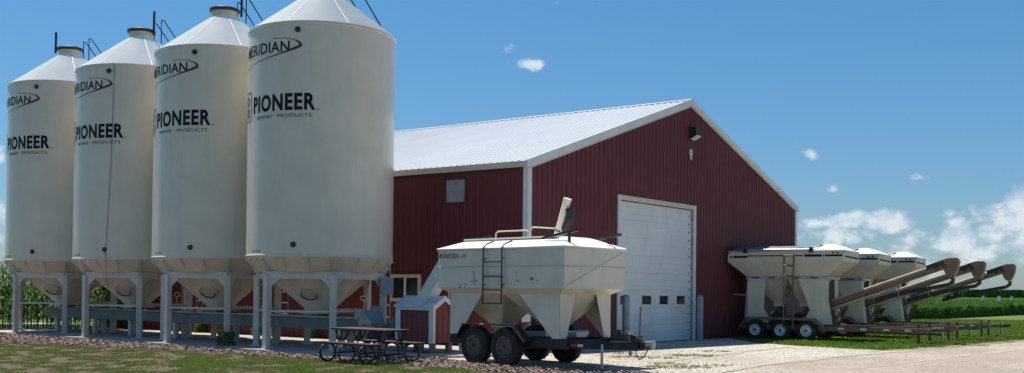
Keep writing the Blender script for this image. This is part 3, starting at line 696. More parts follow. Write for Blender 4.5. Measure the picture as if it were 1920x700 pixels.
# ------------------------------------------------------------------ foreground seed tender
def build_tender1():
    AN = .769
    T = thing('seed_tender', 'cream twin-axle seed tender with black ladder and rusty wheels, in front of the barn corner', 'trailer', (.359, 22.677, 0), -AN)
    L, W, ZT, ZB = 1.815, .94, 2.42, 1.59
    b = MB()
    R4 = lambda l, w, z: [(-l, -w, z), (l, -w, z), (l, w, z), (-l, w, z)]
    b.loft([R4(L, W, ZT), R4(L, W, ZB)], False)
    b.loft([R4(L, W, ZB), R4(L-.23, W-.15, 1.475)], False); bd = b.build('tank_box', 'cream', T)
    b = MB(); b.path([(-L-.012, -W-.012, 2.03), (L+.012, -W-.012, 2.03), (L+.012, W+.012, 2.03), (-L-.012, W+.012, 2.03)], .008, 6, True); b.build('seam', 'trim_warm', bd)
    b = MB(); b.path([(-L-.01, -W-.01, ZT-.015), (L+.01, -W-.01, ZT-.015), (L+.01, W+.01, ZT-.015), (-L-.01, W+.01, ZT-.015)], .03, 6, True); b.build('top_rim', 'white_lid', bd)
    b = MB(); b.beam((L-.0+.004, -W+.06, ZB+.05), (L+.004, W-.06, ZT-.08), .01, .02, (1, 0, 0)); b.build('end_crease', 'cream', bd)
    b = MB(); b.loft([R4(L+.02, W+.02, ZT+.005), R4(L-.42, W-.55, ZT+.20), R4(L-.5, W-.62, ZT+.215)]); b.build('roof_lid', 'white_lid', T, .01)
    # hoppers: two inverted pyramids with bright interiors' outsides
    for s in (-1, 1):
        c = s*.78; l = .78
        b = MB(); q = lambda a, w, z: [(c-a, -w, z), (c+a, -w, z), (c+a, w, z), (c-a, w, z)]
        b.loft([q(l, W-.17, 1.478), q(.17, .17, .80), q(.17, .17, .72)]); b.build('hopper', 'hopper', T)
    # corner legs: a long-side wing and an end wing each, tapering down
    U, V, Z0, Z1 = L-.235, W-.155, .60, 1.48
    for su in (-1, 1):
        for sv in (-1, 1):
            b = MB(); t = .012
            wu = .98 if su < 0 else 1.12; wb = .30 if su < 0 else .20
            b.prism([(su*U, sv*V, Z1), (su*(U-wu), sv*V, Z1), (su*(U-wb), sv*V, Z0), (su*U, sv*V, Z0)], (0, -sv*t, 0))
            b.prism([(su*(U+.002), sv*V, Z1), (su*(U+.002), sv*(V-.46), Z1), (su*(U+.002), sv*(V-.20), Z0), (su*(U+.002), sv*V, Z0)], (-su*t, 0, 0))
            b.build('corner_leg', 'cream', T)
    # frame
    b = MB()
    for s in (-1, 1): b.box(-1.62, 1.72, s*.70-.05, s*.70+.05, .40, .60)
    for x in (-1.55, -.2, .9, 1.66): b.box(x-.05, x+.05, -.65, .65, .42, .58)
    b.build('frame', 'black', T, .006)
    b = MB()
    for s in (-1, 1): b.beam((1.5, s*.70, .50), (2.95, s*.07, .50), .09, .16)
    b.beam((2.78, 0, .5), (3.12, 0, .52), .12, .12); b.build('tongue', 'black', T, .006)
    b = MB(); b.box(3.08, 3.28, -.06, .06, .50, .60); b.tube((3.24, 0, .44), (3.24, 0, .62), .05, 12); b.build('coupler', 'galv', T, .01)
    b = MB(); b.tube((2.72, 0, .30), (2.72, 0, .80), .035, 10); b.tube((2.72, 0, .76), (2.86, -.12, .78), .014, 6); b.build('hitch_jack', 'galv', T)
    b = MB(); b.tube((2.90, .04, .58), (2.92, .04, 1.20), .017, 8); b.tube((2.92, .04, 1.20), (2.92, .04, 1.25), .024, 8); b.build('upright_pin', 'pink', T)
    b = MB(); b.box(2.35, 2.62, -.16, .14, .58, .72); b.tube((2.5, -.1, .72), (2.5, -.1, .80), .05, 10); b.path([(2.55, -.12, .7), (2.75, -.18, .78), (2.95, -.12, .68), (3.1, -.1, .62)], .014, 6); b.box(2.80, 2.93, -.13, .11, .585, .69); b.tube((2.86, -.14, .66), (2.86, -.2, .74), .03, 8)
    b.path([(3.2, -.04, .5), (3.1, -.08, .3), (3.0, -.08, .24), (2.9, -.06, .34), (2.88, -.04, .46)], .011, 6); b.build('hitch_fittings', 'black', T)
    b = MB(); b.tube((2.35, -.42, .0), (2.35, -.42, .52), .028, 10); b.box(2.27, 2.43, -.5, -.34, .0, .015); b.build('jack_stand', 'galv', T)
    # wheels and fenders
    for u in (-.62, .27):
        for s in (-1, 1): wheel(T, u, s*.915, .395, .235, 'rust', s, 6)
        b = MB(); b.beam((u, -.84, .395), (u, .84, .395), .09, .09); b.build('axle', 'black', T)
    for s in (-1, 1):
        b = MB(); pts = [(-1.13, .52), (-.93, .82), (-.3, .835), (.5, .82), (.85, .50)]; y0 = s*.79; y1 = s*1.05
        th = .018
        for (x0, z0), (x1, z1) in zip(pts[:-1], pts[1:]):
            b.prism([(x0, y0, z0), (x1, y0, z1), (x1, y1, z1), (x0, y1, z0)], (0, 0, th))
        b.build('fender', 'black', T)
        for x, mm in ((-.55, 'refl_red'), (-.40, 'refl_white'), (-.26, 'refl_red')):
            if s < 0: g = MB(); g.box(x, x+.12, -1.056, -1.0515, .835, .86); g.build('reflector', mm, T)
    for x, w, mm in ((1.74, .13, 'refl_red'), (1.875, .10, 'refl_white')):
        p = Vector((x, -.70+(x-1.5)*.434, .48)); g = MB(); g.beam(p+Vector((0, -.052, 0)), p+Vector((w, w*.434-.052, 0)), .006, .055); g.build('reflector', mm, T)
    g = MB(); g.box(-.20, -.14, -.775, -.755, .50, .55); g.build('marker_lamp', 'refl_red', T)
    # ladder
    b = MB(); y = -W-.07
    for x in (-.36, .18): b.path([(x, y, 1.26), (x, y, 2.42), (x, y+.10, 2.50), (x, y+.30, 2.56)], .016, 6)
    for z in (1.27, 1.55, 1.83, 2.13): b.tube((-.36, y, z), (.18, y, z), .014, 6)
    for x in (-.36, .18): b.tube((x, y, 1.80), (x+.08, y-.03, 1.80), .012, 6); b.tube((x, y, 2.2), (x, -W+.0, 2.2), .012, 6); b.tube((x, y, 1.65), (x, -W, 1.65), .012, 6)
    b.build('ladder', 'black', T)
    b = MB()
    for x in (-.42, .28):([(x, -W+.1, 2.46), (x+.03, -W+.15, 2.62), (x+.14, -W+.2, 2.68), (x+.24, -W+.22, 2.62), (x+.26, -W+.2, 2.5)], .012, 6)
    split(b, 'grab_hoop', 'galv', T)
    # handrail pipes and lid bars on top
    b = MB()
    b.path([(-.75, -.25, 2.6), (-.75, -.25, 2.76), (-.69, -.25, 2.80), (.15, -.25, 2.80), (.20, -.25, 2.76), (.20, -.25, 2.62)], .016, 8)
    b.path([(.27, -.25, 2.58), (.27, -.25, 2.82), (.33, -.25, 2.86), (1.10, -.25, 2.80), (1.14, -.25, 2.64)], .016, 8); split(b, 'top_rail', 'trim_warm', T)
    b = MB()
    b.beam((-1.95, -.1, 2.66), (-1.15, -.1, 2.70), .06, .045); b.beam((-1.15, -.1, 2.70), (-.9, -.1, 2.62), .05, .05)
    b.beam((.95, -.62, 2.60), (1.88, -.62, 2.74), .06, .05); b.tube((1.66, -.62, 2.45), (1.66, -.62, 2.70), .03, 8)
    b.beam((1.05, .72, 2.58), (1.97, .60, 2.70), .06, .05); b.tube((1.6, .66, 2.42), (1.6, .66, 2.64), .03, 8); split(b, 'lid_bar', 'black', T)
    b = MB(); b.beam((-1.5, -.25, 2.625), (1.2, -.25, 2.635), .5, .03); b.build('lid_hatch', 'cream', T, .008)
    # unloading tube folded up on the far side, with black spout
    p0 = Vector((-.62, 1.02, 1.35)); p1 = Vector((.20, .98, 3.52)); 
    b = MB(); b.tube(p0, p1, .085, 20); b.tube(p1-(p1-p0)*.008, p1+(p1-p0)*.012, .092, 20)
    tb = b.build('unloading_tube', 'cream', T)
    b = MB(); d = (p1-p0).normalized()
    for f in (.62, .69): c = p0.lerp(p1, f); b.tube(c, c+d*.03, .092, 20)
    b.build('tube_band', 'rust_spot', tb)
    b = MB(); b.path([p1-d*.22+Vector((.12, 0, 0)), p1-d*.32+Vector((.19, 0, 0)), p1-d*.55+Vector((.20, 0, 0)), p1-d*.85+Vector((.16, 0, 0)), p1-d*1.05+Vector((.13, 0, 0))], .085, 10); b.build('flexible_spout', 'black', tb)
    b = MB(); b.beam((-.6, .70, .55), (-.6, 1.0, 1.4), .06, .06); b.build('tube_bracket', 'black', T)
    b = MB(); b.beam((-.6, .1, .62), (1.4, .1, .66), .34, .10); b.build('belt_housing', 'galv', T)
    b = MB(); b.beam((1.1, -.6, .68), (1.1, .6, .68), .12, .1); b.build('cross_tube', 'trim', T)
    # lettering and rust
    vs, fs = text_geo('FRIESEN', .52, .105, .012); t = MB(); t.add([Vector((-1.70+v.x+v.y*.2, -W-.004, 2.21+v.y)) for v in vs], fs); t.build('lettering', 'red_ink', bd)
    vs, fs = text_geo('110', .12, .08, .01); t = MB(); t.add([Vector((-1.08+v.x, -W-.004, 2.22+v.y)) for v in vs], fs); t.build('lettering', 'lettering', bd)
    b = MB(); b.prism([(-1.79, -W-.002, 2.22), (-1.73, -W-.002, 2.23), (-1.71, -W-.002, 2.31), (-1.77, -W-.002, 2.31)], (0, -.002, 0)); b.build('emblem', 'maroon_ink', bd)
    b = MB()
    rng = random.Random(3)
    for cx, cz, n, sp in ((.95, 1.76, 9, .07), (.55, 1.74, 3, .06), (-.72, 1.70, 3, .04), (.45, 1.95, 2, .05), (-1.1, 1.60, 5, .12), (.2, 1.62, 3, .1)):
        for k in range(n):
            x = cx+rng.gauss(0, sp); z = max(1.6, min(2.35, cz+rng.gauss(0, sp*.5))); r = rng.uniform(.006, .026)
            b.prism([(x+r*rng.uniform(.5, 1.2)*math.cos(a), -W-.0015, z+r*rng.uniform(.5, 1.3)*math.sin(a)) for a in [i*math.pi/4 for i in range(8)]], (0, -.0012, 0))
    b.path([(-.76, -W-.001, 1.92), (-.70, -W-.001, 1.94), (-.68, -W-.001, 1.65)], .006, 5)
    b.build('rust_spots', 'rust_spot', bd)
    return T
build_tender1()

# ------------------------------------------------------------------ three parked tenders on the right
def build_tender2():
    AN = .544
    T = thing('seed_tender', 'nearest of the three beige triple-axle seed tenders parked by the barn', 'trailer', (9.449, 36.077, 0), -AN, 'beige seed tenders parked side by side')
    L, W, ZT, ZB, ZS = 1.935, .97, 2.93, 2.58, 2.07
    R4 = lambda l, w, z, c=0: [(c-l, -w, z), (c+l, -w, z), (c+l, w, z), (c-l, w, z)]
    b = MB(); b.loft([R4(L, W, ZT), R4(L, W, ZB)], False); b.loft([R4(L, W, ZB), R4(L-.64, W-.22, ZS, -.02)], False); bd = b.build('tank_box', 'cream2', T)
    b = MB(); b.path([(-L, -W-.005, ZT), (L, -W-.005, ZT), (L, W, ZT), (-L, W, ZT)], .028, 6, True); b.build('top_rim', 'cream2', bd)
    # long stripe broken into dashes with wavy ends
    b = MB(); z = 2.745; y = -W-.004
    for x0, x1, h in ((-1.87, -1.76, .04), (-1.74, -1.25, .07), (-1.25, -1.05, .04), (-1.03, .62, .035), (.66, 1.22, .075), (1.26, 1.30, .05), (1.33, 1.88, .06)):
        b.prism([(x0, y, z-h/2+(.03 if x0 > -1.3 else 0)), (x1, y, z-h/2+(.03 if x1 > -1.2 else 0)), (x1, y, z+h/2+(.03 if x1 > -1.2 else 0)), (x0, y, z+h/2+(.03 if x0 > -1.3 else 0))], (0, -.002, 0))
    b.prism([(L+.004, -.85, z-.02), (L+.004, .85, z-.05), (L+.004, .85, z+.0), (L+.004, -.85, z+.03)], (.002, 0, 0)); b.build('stripe', 'lettering', bd)
    # lids: long grey tarp over the rear half, domed white lid over the front
    b = MB(); b.loft([R4(1.22, W-.02, ZT+.01, -.70), R4(.95, .30, ZT+.17, -.70), R4(.8, .05, ZT+.20, -.70)]); b.build('tarp', 'tarp', T, .01)
    b = MB(); b.loft([R4(.66, W+.01, ZT+.01, 1.25), R4(.40, .55, ZT+.17, 1.25), R4(.12, .12, ZT+.25, 1.25)]); b.build('domed_lid', 'white_lid', T, .01)
    b = MB()
    b.tube((-1.25, -W-.02, ZT+.045), (.85, -W-.02, ZT+.045), .03, 8)
    b.tube((.85, -W-.02, ZT+.045), (.85, -.2, ZT+.2), .02, 6); b.build('tarp_roll_tube', 'galv', T)
    b = MB()
    for x in (-1.32, .88): b.box(x-.06, x+.06, -W-.06, -W+.04, ZT-.06, ZT+.12); b.beam((x, -W, ZT+.1), (x+.25, -.5, ZT+.2), .03, .03)
    b.tube((-1.9, -W-.03, ZT-.06), (-1.9, -W-.01, ZT-.06), .03, 8); split(b, 'tarp_bracket', 'black', T)
    for x in (1.55, 1.70): g = MB(); g.box(x, x+.06, -W-.02, -W-.0035, ZT-.1, ZT-.05); g.build('marker_lamp', 'black', T)
    # sill beam with reflective tape
    b = MB(); sl = L-.60
    for s in (-1, 1): b.box(-sl-.02, sl+.0, s*(W-.2)-.03, s*(W-.2)+.03, ZS-.06, ZS+.03)
    for s in (-1, 1): b.box(s*sl-.03, s*sl+.03, -W+.17, W-.17, ZS-.06, ZS+.03)
    b.build('sill_beam', 'galv', T)
    for x in (-1.15, -.60, .18, .80):
        g = MB(); g.box(x, x+.26, -(W-.17)-.004, -(W-.17)-.0005, ZS-.045, ZS+.015); g.build('reflector', 'refl_red', T)
    # twin hopper
    for c, l in ((-.62, .62), (.62, .62)):
        b = MB(); b.loft([R4(l, W-.25, ZS-.01, c), R4(.16, .16, 1.22, c*.7), R4(.16, .16, 1.1, c*.7)]); b.build('hopper', 'cream2', T)
    # corner legs, flared at the foot
    U, V, Z0, Z1 = 1.30, W-.18, .54, ZS-.062
    for su in (-1, 1):
        for sv in (-1, 1):
            b = MB(); t = .014
            if su > 0: poly = [(U, Z1), (U-.88, Z1), (U-.50, 1.0), (U-.72, .62), (U-.72, Z0), (U, Z0)]
            else: poly = [(-U, Z1), (-U+.62, Z1), (-U+.56, 1.05), (-U+.72, .78), (-U+.72, Z0), (-U, Z0)]
            b.prism([(x+(.10 if (z < 1 and x > 0 and x > U-.1) else 0), sv*V, z) for x, z in poly], (0, -sv*t, 0))
            b.prism([(su*(U+.001), sv*V, Z1), (su*(U+.001), sv*(V-.42), Z1), (su*(U+.001), sv*(V-.36), .9), (su*(U+.13), sv*(V-.42), Z0), (su*(U+.10), sv*V, Z0)], (-su*t, 0, 0))
            b.build('corner_leg', 'cream2', T)
    # rear platform bracket
    b = MB(); b.beam((-1.30, -.5, 1.45), (-1.85, -.5, 1.50), .25, .04); b.build('step_plate', 'galv', T)
    # chassis
    b = MB()
    for s in (-1, 1): b.box(-1.45, 4.45, s*.92-.05, s*.92+.05, .34, .50)
    for x in (-1.4, 0, 1.4, 2.6, 4.40): b.box(x-.05, x+.05, -.87, .87, .36, .48)
    b.beam((4.4, 0, .42), (4.95, 0, .42), .1, .1); b.box(4.85, 5.08, -.05, .05, .38, .5); b.build('frame', 'tan', T, .006)
    for k, x in enumerate((1.95, 2.65, 3.35, 4.0)):
        g = MB(); g.box(x, x+.24, -.976, -.9705, .40, .455); g.build('reflector', 'refl_red', T)
        g = MB(); g.box(x-.2, x-.01, -.976, -.9705, .40, .455); g.build('reflector', 'refl_white', T)
    for s in (-1, 1):
        b = MB(); b.tube((4.2, s*.92, .0), (4.2, s*.92, .62), .035, 10); b.box(4.12, 4.28, s*.92-.08, s*.92+.08, .0, .015); split(b, 'jack_leg', 'black', T)
    b = MB(); b.tube((4.75, 0, .12), (4.75, 0, .55), .04, 10); split(b, 'jack_leg', 'galv', T)
    for u in (-.915, -.07, .775):
        for s in (-1, 1): wheel(T, u, s*1.05, .335, .21, 'rim', s, 8)
        b = MB(); b.beam((u, -.98, .335), (u, .98, .335), .08, .08); b.build('axle', 'black', T)
    for s in (-1, 1):
        b = MB(); pts = [(-1.48, .36), (-1.24, .72), (-.07, .735), (1.02, .72), (1.42, .40)]; y0 = s*.93; y1 = s*1.16
        for (x0, z0), (x1, z1) in zip(pts[:-1], pts[1:]): b.prism([(x0, y0, z0), (x1, y0, z1), (x1, y1, z1), (x0, y1, z0)], (0, 0, .018))
        for (x0, z0), (x1, z1) in zip(pts[:-1], pts[1:]): b.prism([(x0, y1, z0-.06), (x1, y1, z1-.06), (x1, y1, z1+.018), (x0, y1, z0+.018)], (0, s*.012, 0))
        b.build('fender', 'tan', T)
    # ladder
    b = MB(); y = -W-.10
    for x in (.02, .34): b.tube((x, y-.06, .42), (x, y, 2.82), .03, 6)
    for k in range(8): z = .47+k*.33; b.tube((.02, y-.04, z), (.34, y-.04, z), .024, 6)
    for x in (.02, .34): b.tube((x, y, 2.7), (x, -W, 2.7), .014, 6)
    b.build('ladder', 'tan', T)
    # engine and controls between the legs
    b = MB(); b.box(-.55, -.15, -.55, -.15, .50, .86); b.tube((-.35, -.35, .86), (-.35, -.35, .98), .12, 14); b.box(-.12, .12, -.6, -.3, .52, .70); b.build('engine', 'black', T, .02)
    b = MB(); b.tube((-.62, -.5, .8), (-.48, -.5, .94), .07, 12); b.build('air_filter', 'galv', T)
    # unloading conveyor: casing, return pan, rails, head hood and stays
    A = Vector((-.35, .0, .60)); Z = Vector((4.98, 0, 2.50)); d = (Z-A).normalized(); n = Vector((-d.z, 0, d.x))
    b = MB(); b.beam(A, Z-d*.1, .36, .15, n); cv = b.build('conveyor_casing', 'tan', T, .01)
    b = MB(); b.tube(A.lerp(Z, .33)+n*.115+Vector((0, -.12, 0)), Z-d*.35+n*.115+Vector((0, -.12, 0)), .036, 10); b.tube(A.lerp(Z, .33)+n*.115+Vector((0, .12, 0)), Z-d*.35+n*.115+Vector((0, .12, 0)), .036, 10); split(b, 'conveyor_rail', 'tan_light', cv)
    b = MB(); b.beam(A.lerp(Z, .10)-n*.15, A.lerp(Z, .62)-n*.15, .34, .07, n); b.build('return_pan', 'tan_light', cv)
    b = MB(); c = Z-d*.42; b.box(-.28, .26, -.21, .21, .06, .20, Matrix.Translation(c) @ Matrix.Rotation(-math.atan2(d.z, d.x), 4, 'Y')); b.tube(c+Vector((0, -.3, .05)), c+Vector((0, .3, .05)), .06, 12); b.build('drive_motor', 'black', cv, .01)
    b = MB(); hp = [(-.16, .13), (.12, .22), (.36, .22), (.42, .12), (.38, -.12), (.28, -.36), (.16, -.40), (.06, -.34), (-.08, -.06)]
    b.prism([(Z.x-.16+x, -.18, Z.z-.02+z) for x, z in hp], (0, .36, 0)); b.build('head_hood', 'tan', cv, .008)
    sp = MB(); s0 = Vector((Z.x+.06, 0, Z.z-.42)); sp.path([s0, s0+Vector((.0, 0, -.12)), s0+Vector((-.12, -.05, -.22)), s0+Vector((-.5, -.1, -.30)), s0+Vector((-1.3, -.12, -.46)), s0+Vector((-2.3, -.14, -.72))], .065, 12); sp.build('flexible_spout', 'black', cv)
    b = MB(); b.tube((3.45, -.2, 1.98-.12), (3.45, -.2, 1.50), .025, 8); b.tube((1.45, -.3, .5), (1.75, -.25, 1.15), .045, 8); b.tube((1.45, .3, .5), (1.75, .25, 1.15), .045, 8); split(b, 'lift_strut', 'tan', cv)
    b = MB(); b.beam(A+n*-.0+Vector((-.25, 0, -.06)), A+Vector((.7, 0, .2)), .55, .22, n); b.build('intake_box', 'black', cv, .01)
    return T
t2 = build_tender2()
OFF1 = Vector((2.10, 2.90, 0)); OFF2 = Vector((4.50, 5.85, 0))
t3 = dup(t2, t2.location+OFF1, -.544, 'middle of the three beige triple-axle seed tenders')
t4 = dup(t2, t2.location+OFF2, -.544, 'farthest of the three beige triple-axle seed tenders, nearest the bean field')

# ------------------------------------------------------------------ bollards
for lab, q in (('grey steel bollard right of the overhead door', gnd(1312, 640)), ('grey steel bollard at the left edge of the overhead door, behind the tender hitch', gnd(1173, 651))):
    T = thing('bollard', lab, 'bollard', (q.x, q.y, 0), 0, 'grey bollards guarding the door')
    b = MB(); b.lathe([(.105, 0), (.105, 1.38)], 24, ends=False); b.build('post', 'bollard', T)
    b = MB(); b.lathe([(.105, 1.38), (.09, 1.42), (.05, 1.45), (0, 1.46)], 24, ends=False); b.build('cap', 'bollard', T)

# ------------------------------------------------------------------ picnic table
def build_table():
    c = gnd(685, 674)
    T = thing('picnic_table', 'maroon plank picnic table with black hoop legs on the mulch', 'picnic table', (-2.98, 22.6, .008), -.72)
    HL = .88
    for nm, y, z, w, n, hl in (('tabletop', 0, .70, .70, 5, HL), ('bench', -.60, .42, .28, 2, HL+.03), ('bench', .60, .42, .28, 2, HL+.03)):
        b = MB(); pw = w/n
        for k in range(n): b.box(-hl, hl, y-w/2+k*pw+.006, y-w/2+(k+1)*pw-.006, z-.04, z)
        b.build(nm, 'table', T, .005)
    for x in (-.62, .0, .62):
        b = MB()
        for s in (-1, 1):                               # round hoop under each bench, arm to the top
            pts = [Vector((x, s*.62+.21*math.cos(a), .20+.185*math.sin(a))) for a in [R(90)+i*R(20) for i in range(18)]]
            b.path(pts, .021, 8, True)
            b.path([(x, s*.50, .36), (x, s*.36, .40), (x, s*.26, .50), (x, s*.24, .655)], .021, 8)
        b.tube((x, -.42, .18), (x, .42, .18), .021, 8); b.build('leg_frame', 'black', T)
    # hoops seen from the side at both ends
    for s in (-1, 1):
        for x in (-.62, .62):
            b = MB(); b.path([(x+.24*math.cos(a), s*.62, .215+.195*math.sin(a)) for a in [i*R(20) for i in range(18)]], .02, 8, True)
            b.path([(x+.2*math.cos(a), s*.24, .655+.2*math.sin(a)) for a in [R(180)+i*R(20) for i in range(10)]], .018, 8); b.build('hoop', 'black', T)
    return T
build_table()

# ------------------------------------------------------------------ planting
def leaf_clump(b, c, h, r, n, rng, size=.05):
    for _ in range(n):
        a = rng.uniform(0, 2*math.pi); e = rng.random(); rr = r*math.sqrt(rng.random())*(1-.3*e); p = Vector((c[0]+rr*math.cos(a), c[1]+rr*math.sin(a), c[2]+h*e))
        d = Vector((math.cos(a)*.8+rng.gauss(0, .5), math.sin(a)*.8+rng.gauss(0, .5), rng.uniform(-.2, .8))).normalized(); w = d.cross(Vector((rng.gauss(0, 1), rng.gauss(0, 1), rng.gauss(0, 1)))).normalized()
        s = size*rng.uniform(.6, 1.4); b.add([p, p+d*s*.5+w*s*.25, p+d*s, p+d*s*.5-w*s*.25], [(0, 1, 2, 3)])
rng = random.Random(11)
q = gnd(424, 652)
T = thing('flowering_shrub', 'small round green shrub with yellow flowers in front of the second bin', 'shrub', (q.x, q.y, 0))
b = MB()
for k in range(9): b.tube((0, 0, 0), (rng.gauss(0, .1), rng.gauss(0, .1), .28), .006, 5)
b.build('stem', 'timber', T)
b = MB(); leaf_clump(b, (0, 0, .04), .36, .24, 700, rng, .07); b.build('foliage', 'leaf', T, weld=False)
b = MB()
for k in range(16):
    a = rng.uniform(math.pi*.8, math.pi*1.5); p = Vector((.17*math.cos(a)+rng.gauss(0, .04), .17*math.sin(a)+rng.gauss(0, .03), rng.uniform(.36, .46))); b.lathe([(0, -.02), (.032, 0), (0, .015)], 7, m=Matrix.Translation(p), ends=False)
split(b, 'flower', 'yellow', T)
for lab, px, py, h, r in (('weed at the barn wall foot, left of the nearest bin legs', 482, 648, .32, .16), ('bright green weed behind the front leg gap of the nearest bin', 585, 651, .30, .14),
                          ('low weed beneath the second bin at the wall', 374, 645, .26, .14), ('scrap of weed at the barn wall behind the picnic table', 668, 654, .22, .14)):
    d = ray(px, 600); # on the strip along the wall
    o = Vector((0, 0, 0)); dn = Vector((d.x, d.y, 0)); wall0 = Vector((BX, BY, 0))-BG*.22
    # intersect sight line with the wall-foot line
    det = dn.x*(-BT.y)-(-BT.x)*dn.y; t = (wall0.x*(-BT.y)-(-BT.x)*wall0.y)/det; p = dn*t
    T = thing('weed', lab, 'weed', (p.x, p.y, SLAB), 0, 'weeds along the barn wall'); b = MB(); leaf_clump(b, (0, 0, 0), h, r, 260, rng, .09); b.build('leaves', 'leaf', T, weld=False)

def blades(name, label, m, polys, notin, n, bbox, hmin, hmax, seed, thr=-1, nsc=.9, width=.006):
    rg = random.Random(seed); vs = []; fs = []; cnt = 0; tries = 0
    while cnt < n and tries < n*12:
        tries += 1; x = rg.uniform(bbox[0], bbox[1]); y = rg.uniform(bbox[2], bbox[3])
        if abs(x) > y*.52+2: continue
        if thr > -1 and noise.fractal(Vector((x*nsc, y*nsc*.6, 3.1)), 1, 2, 4)+rg.gauss(0, .28) < thr: continue
        if not any(inside((x, y), p) for p in polys) or any(inside((x, y), p) for p in notin): continue
        cnt += 1
        for _ in range(4):
            a = rg.uniform(0, 6.283); h = rg.uniform(hmin, hmax); w = width*(.6+y/30); lx = rg.gauss(0, .9)*h; ly = rg.gauss(0, .9)*h; ox = x+rg.gauss(0, .03); oy = y+rg.gauss(0, .03)
            c, s_ = math.cos(a)*w, math.sin(a)*w; k = len(vs)
            vs += [(ox-c, oy-s_, 0), (ox+c, oy+s_, 0), (ox+lx*.4+c*.6, oy+ly*.4+s_*.6, h*.6), (ox+lx, oy+ly, h), (ox+lx*.4-c*.6, oy+ly*.4-s_*.6, h*.6)]; fs.append((k, k+1, k+2, k+3, k+4))
    b = MB(); b.v = vs; b.f = fs; b.sm = [False]*len(fs); o = b.build(name, m, weld=False); tag(o, label, 'grass', kind='stuff'); return o
blades('grass', 'patchy short grass growing in bare soil in front of the bins', 'grass', [lawn_poly], [mulch_poly, slab_poly], 26000, (-16, 3, 17.5, 34), .01, .035, 1, .30, 2.4)
blades('grass', 'brighter grass strip along the mulch bed below the picnic table', 'grass_bright', [lawn_poly], [mulch_poly, slab_poly], 5000, (-7, 1, 18, 24.6), .015, .035, 2, .22, .8)
# right hand verge
verge_poly = [Vector((p.x, p.y, 0)) for p in grass_edge]+[Vector((62, 130, 0)), Vector((8, 130, 0)), Vector((BX, BY, 0))+BG*19]
blades('grass', 'lush green grass around the three parked seed tenders', 'grass_bright', [verge_poly], [], 30000, (6, 36, 28, 66), .03, .085, 4, -1, .9, .010)
# tufts in the gravel
tb = []
for px, py, rr in ((1180, 664, .35), (1190, 671, .5), (1100, 690, .3), (1340, 660, .4), (1300, 668, .6), (1262, 684, .4), (1225, 672, .5), (1270, 690, .6), (820, 672, .25), (1345, 687, .3)):
    c = gnd(px, py); tb.append([Vector((c.x+rr*math.cos(a)*1.3, c.y+rr*math.sin(a)*.8, 0)) for a in [i*math.pi/4 for i in range(8)]])
blades('grass', 'sparse weeds coming up through the pale gravel', 'grass', tb, [], 900, (-3, 9, 19, 30), .02, .06, 5)
# mulch chips
rg = random.Random(5); b = MB(); cnt = 0
while cnt < 15000:
    x = rg.uniform(-17, 3.6); y = rg.uniform(18, 34.5)
    if abs(x) > y*.52+1 or not inside((x, y), mulch_poly): continue
    cnt += 1; s = rg.uniform(.012, .038); a = rg.uniform(0, 6.28); t = rg.gauss(0, .5)
    u = Vector((math.cos(a), math.sin(a), t*.5))*s; w = Vector((-math.sin(a), math.cos(a), rg.gauss(0, .4)))*s*rg.uniform(.25, .6); p = Vector((x, y, .010+abs(rg.gauss(0, .012)))); nz = Vector((0, 0, s*.25))
    vs = [p-u-w, p+u-w, p+u+w, p-u+w]; vs += [v+nz for v in vs]
    b.add(vs, [(0, 1, 5, 4), (1, 2, 6, 5), (2, 3, 7, 6), (3, 0, 4, 7), (4, 5, 6, 7)])
tag(b.build('mulch_chips', 'mulch', weld=False), 'pinkish brown wood mulch bed between the slab and the lawn', 'mulch', kind='stuff')
# loose stones on the yard
b = MB(); cnt = 0
while cnt < 6000:
    y = 18+16*rg.random()**1.3; x = rg.uniform(-4, y*.5)
    if not inside((x, y), yard_poly) or inside((x, y), mulch_poly): continue
    cnt += 1; s = rg.uniform(.008, .028)
    vs = [Vector((x+s*rg.uniform(.6, 1.2)*math.cos(k*1.257), y+s*rg.uniform(.6, 1.2)*math.sin(k*1.257), .005)) for k in range(5)]+[Vector((x+rg.gauss(0, .2)*s, y+rg.gauss(0, .2)*s, .008+s*.7))]
    b.add(vs, [(k, (k+1) % 5, 5) for k in range(5)])
tag(b.build('loose_gravel', 'gravel', weld=False), 'loose pale stones scattered over the gravel yard', 'gravel', kind='stuff')

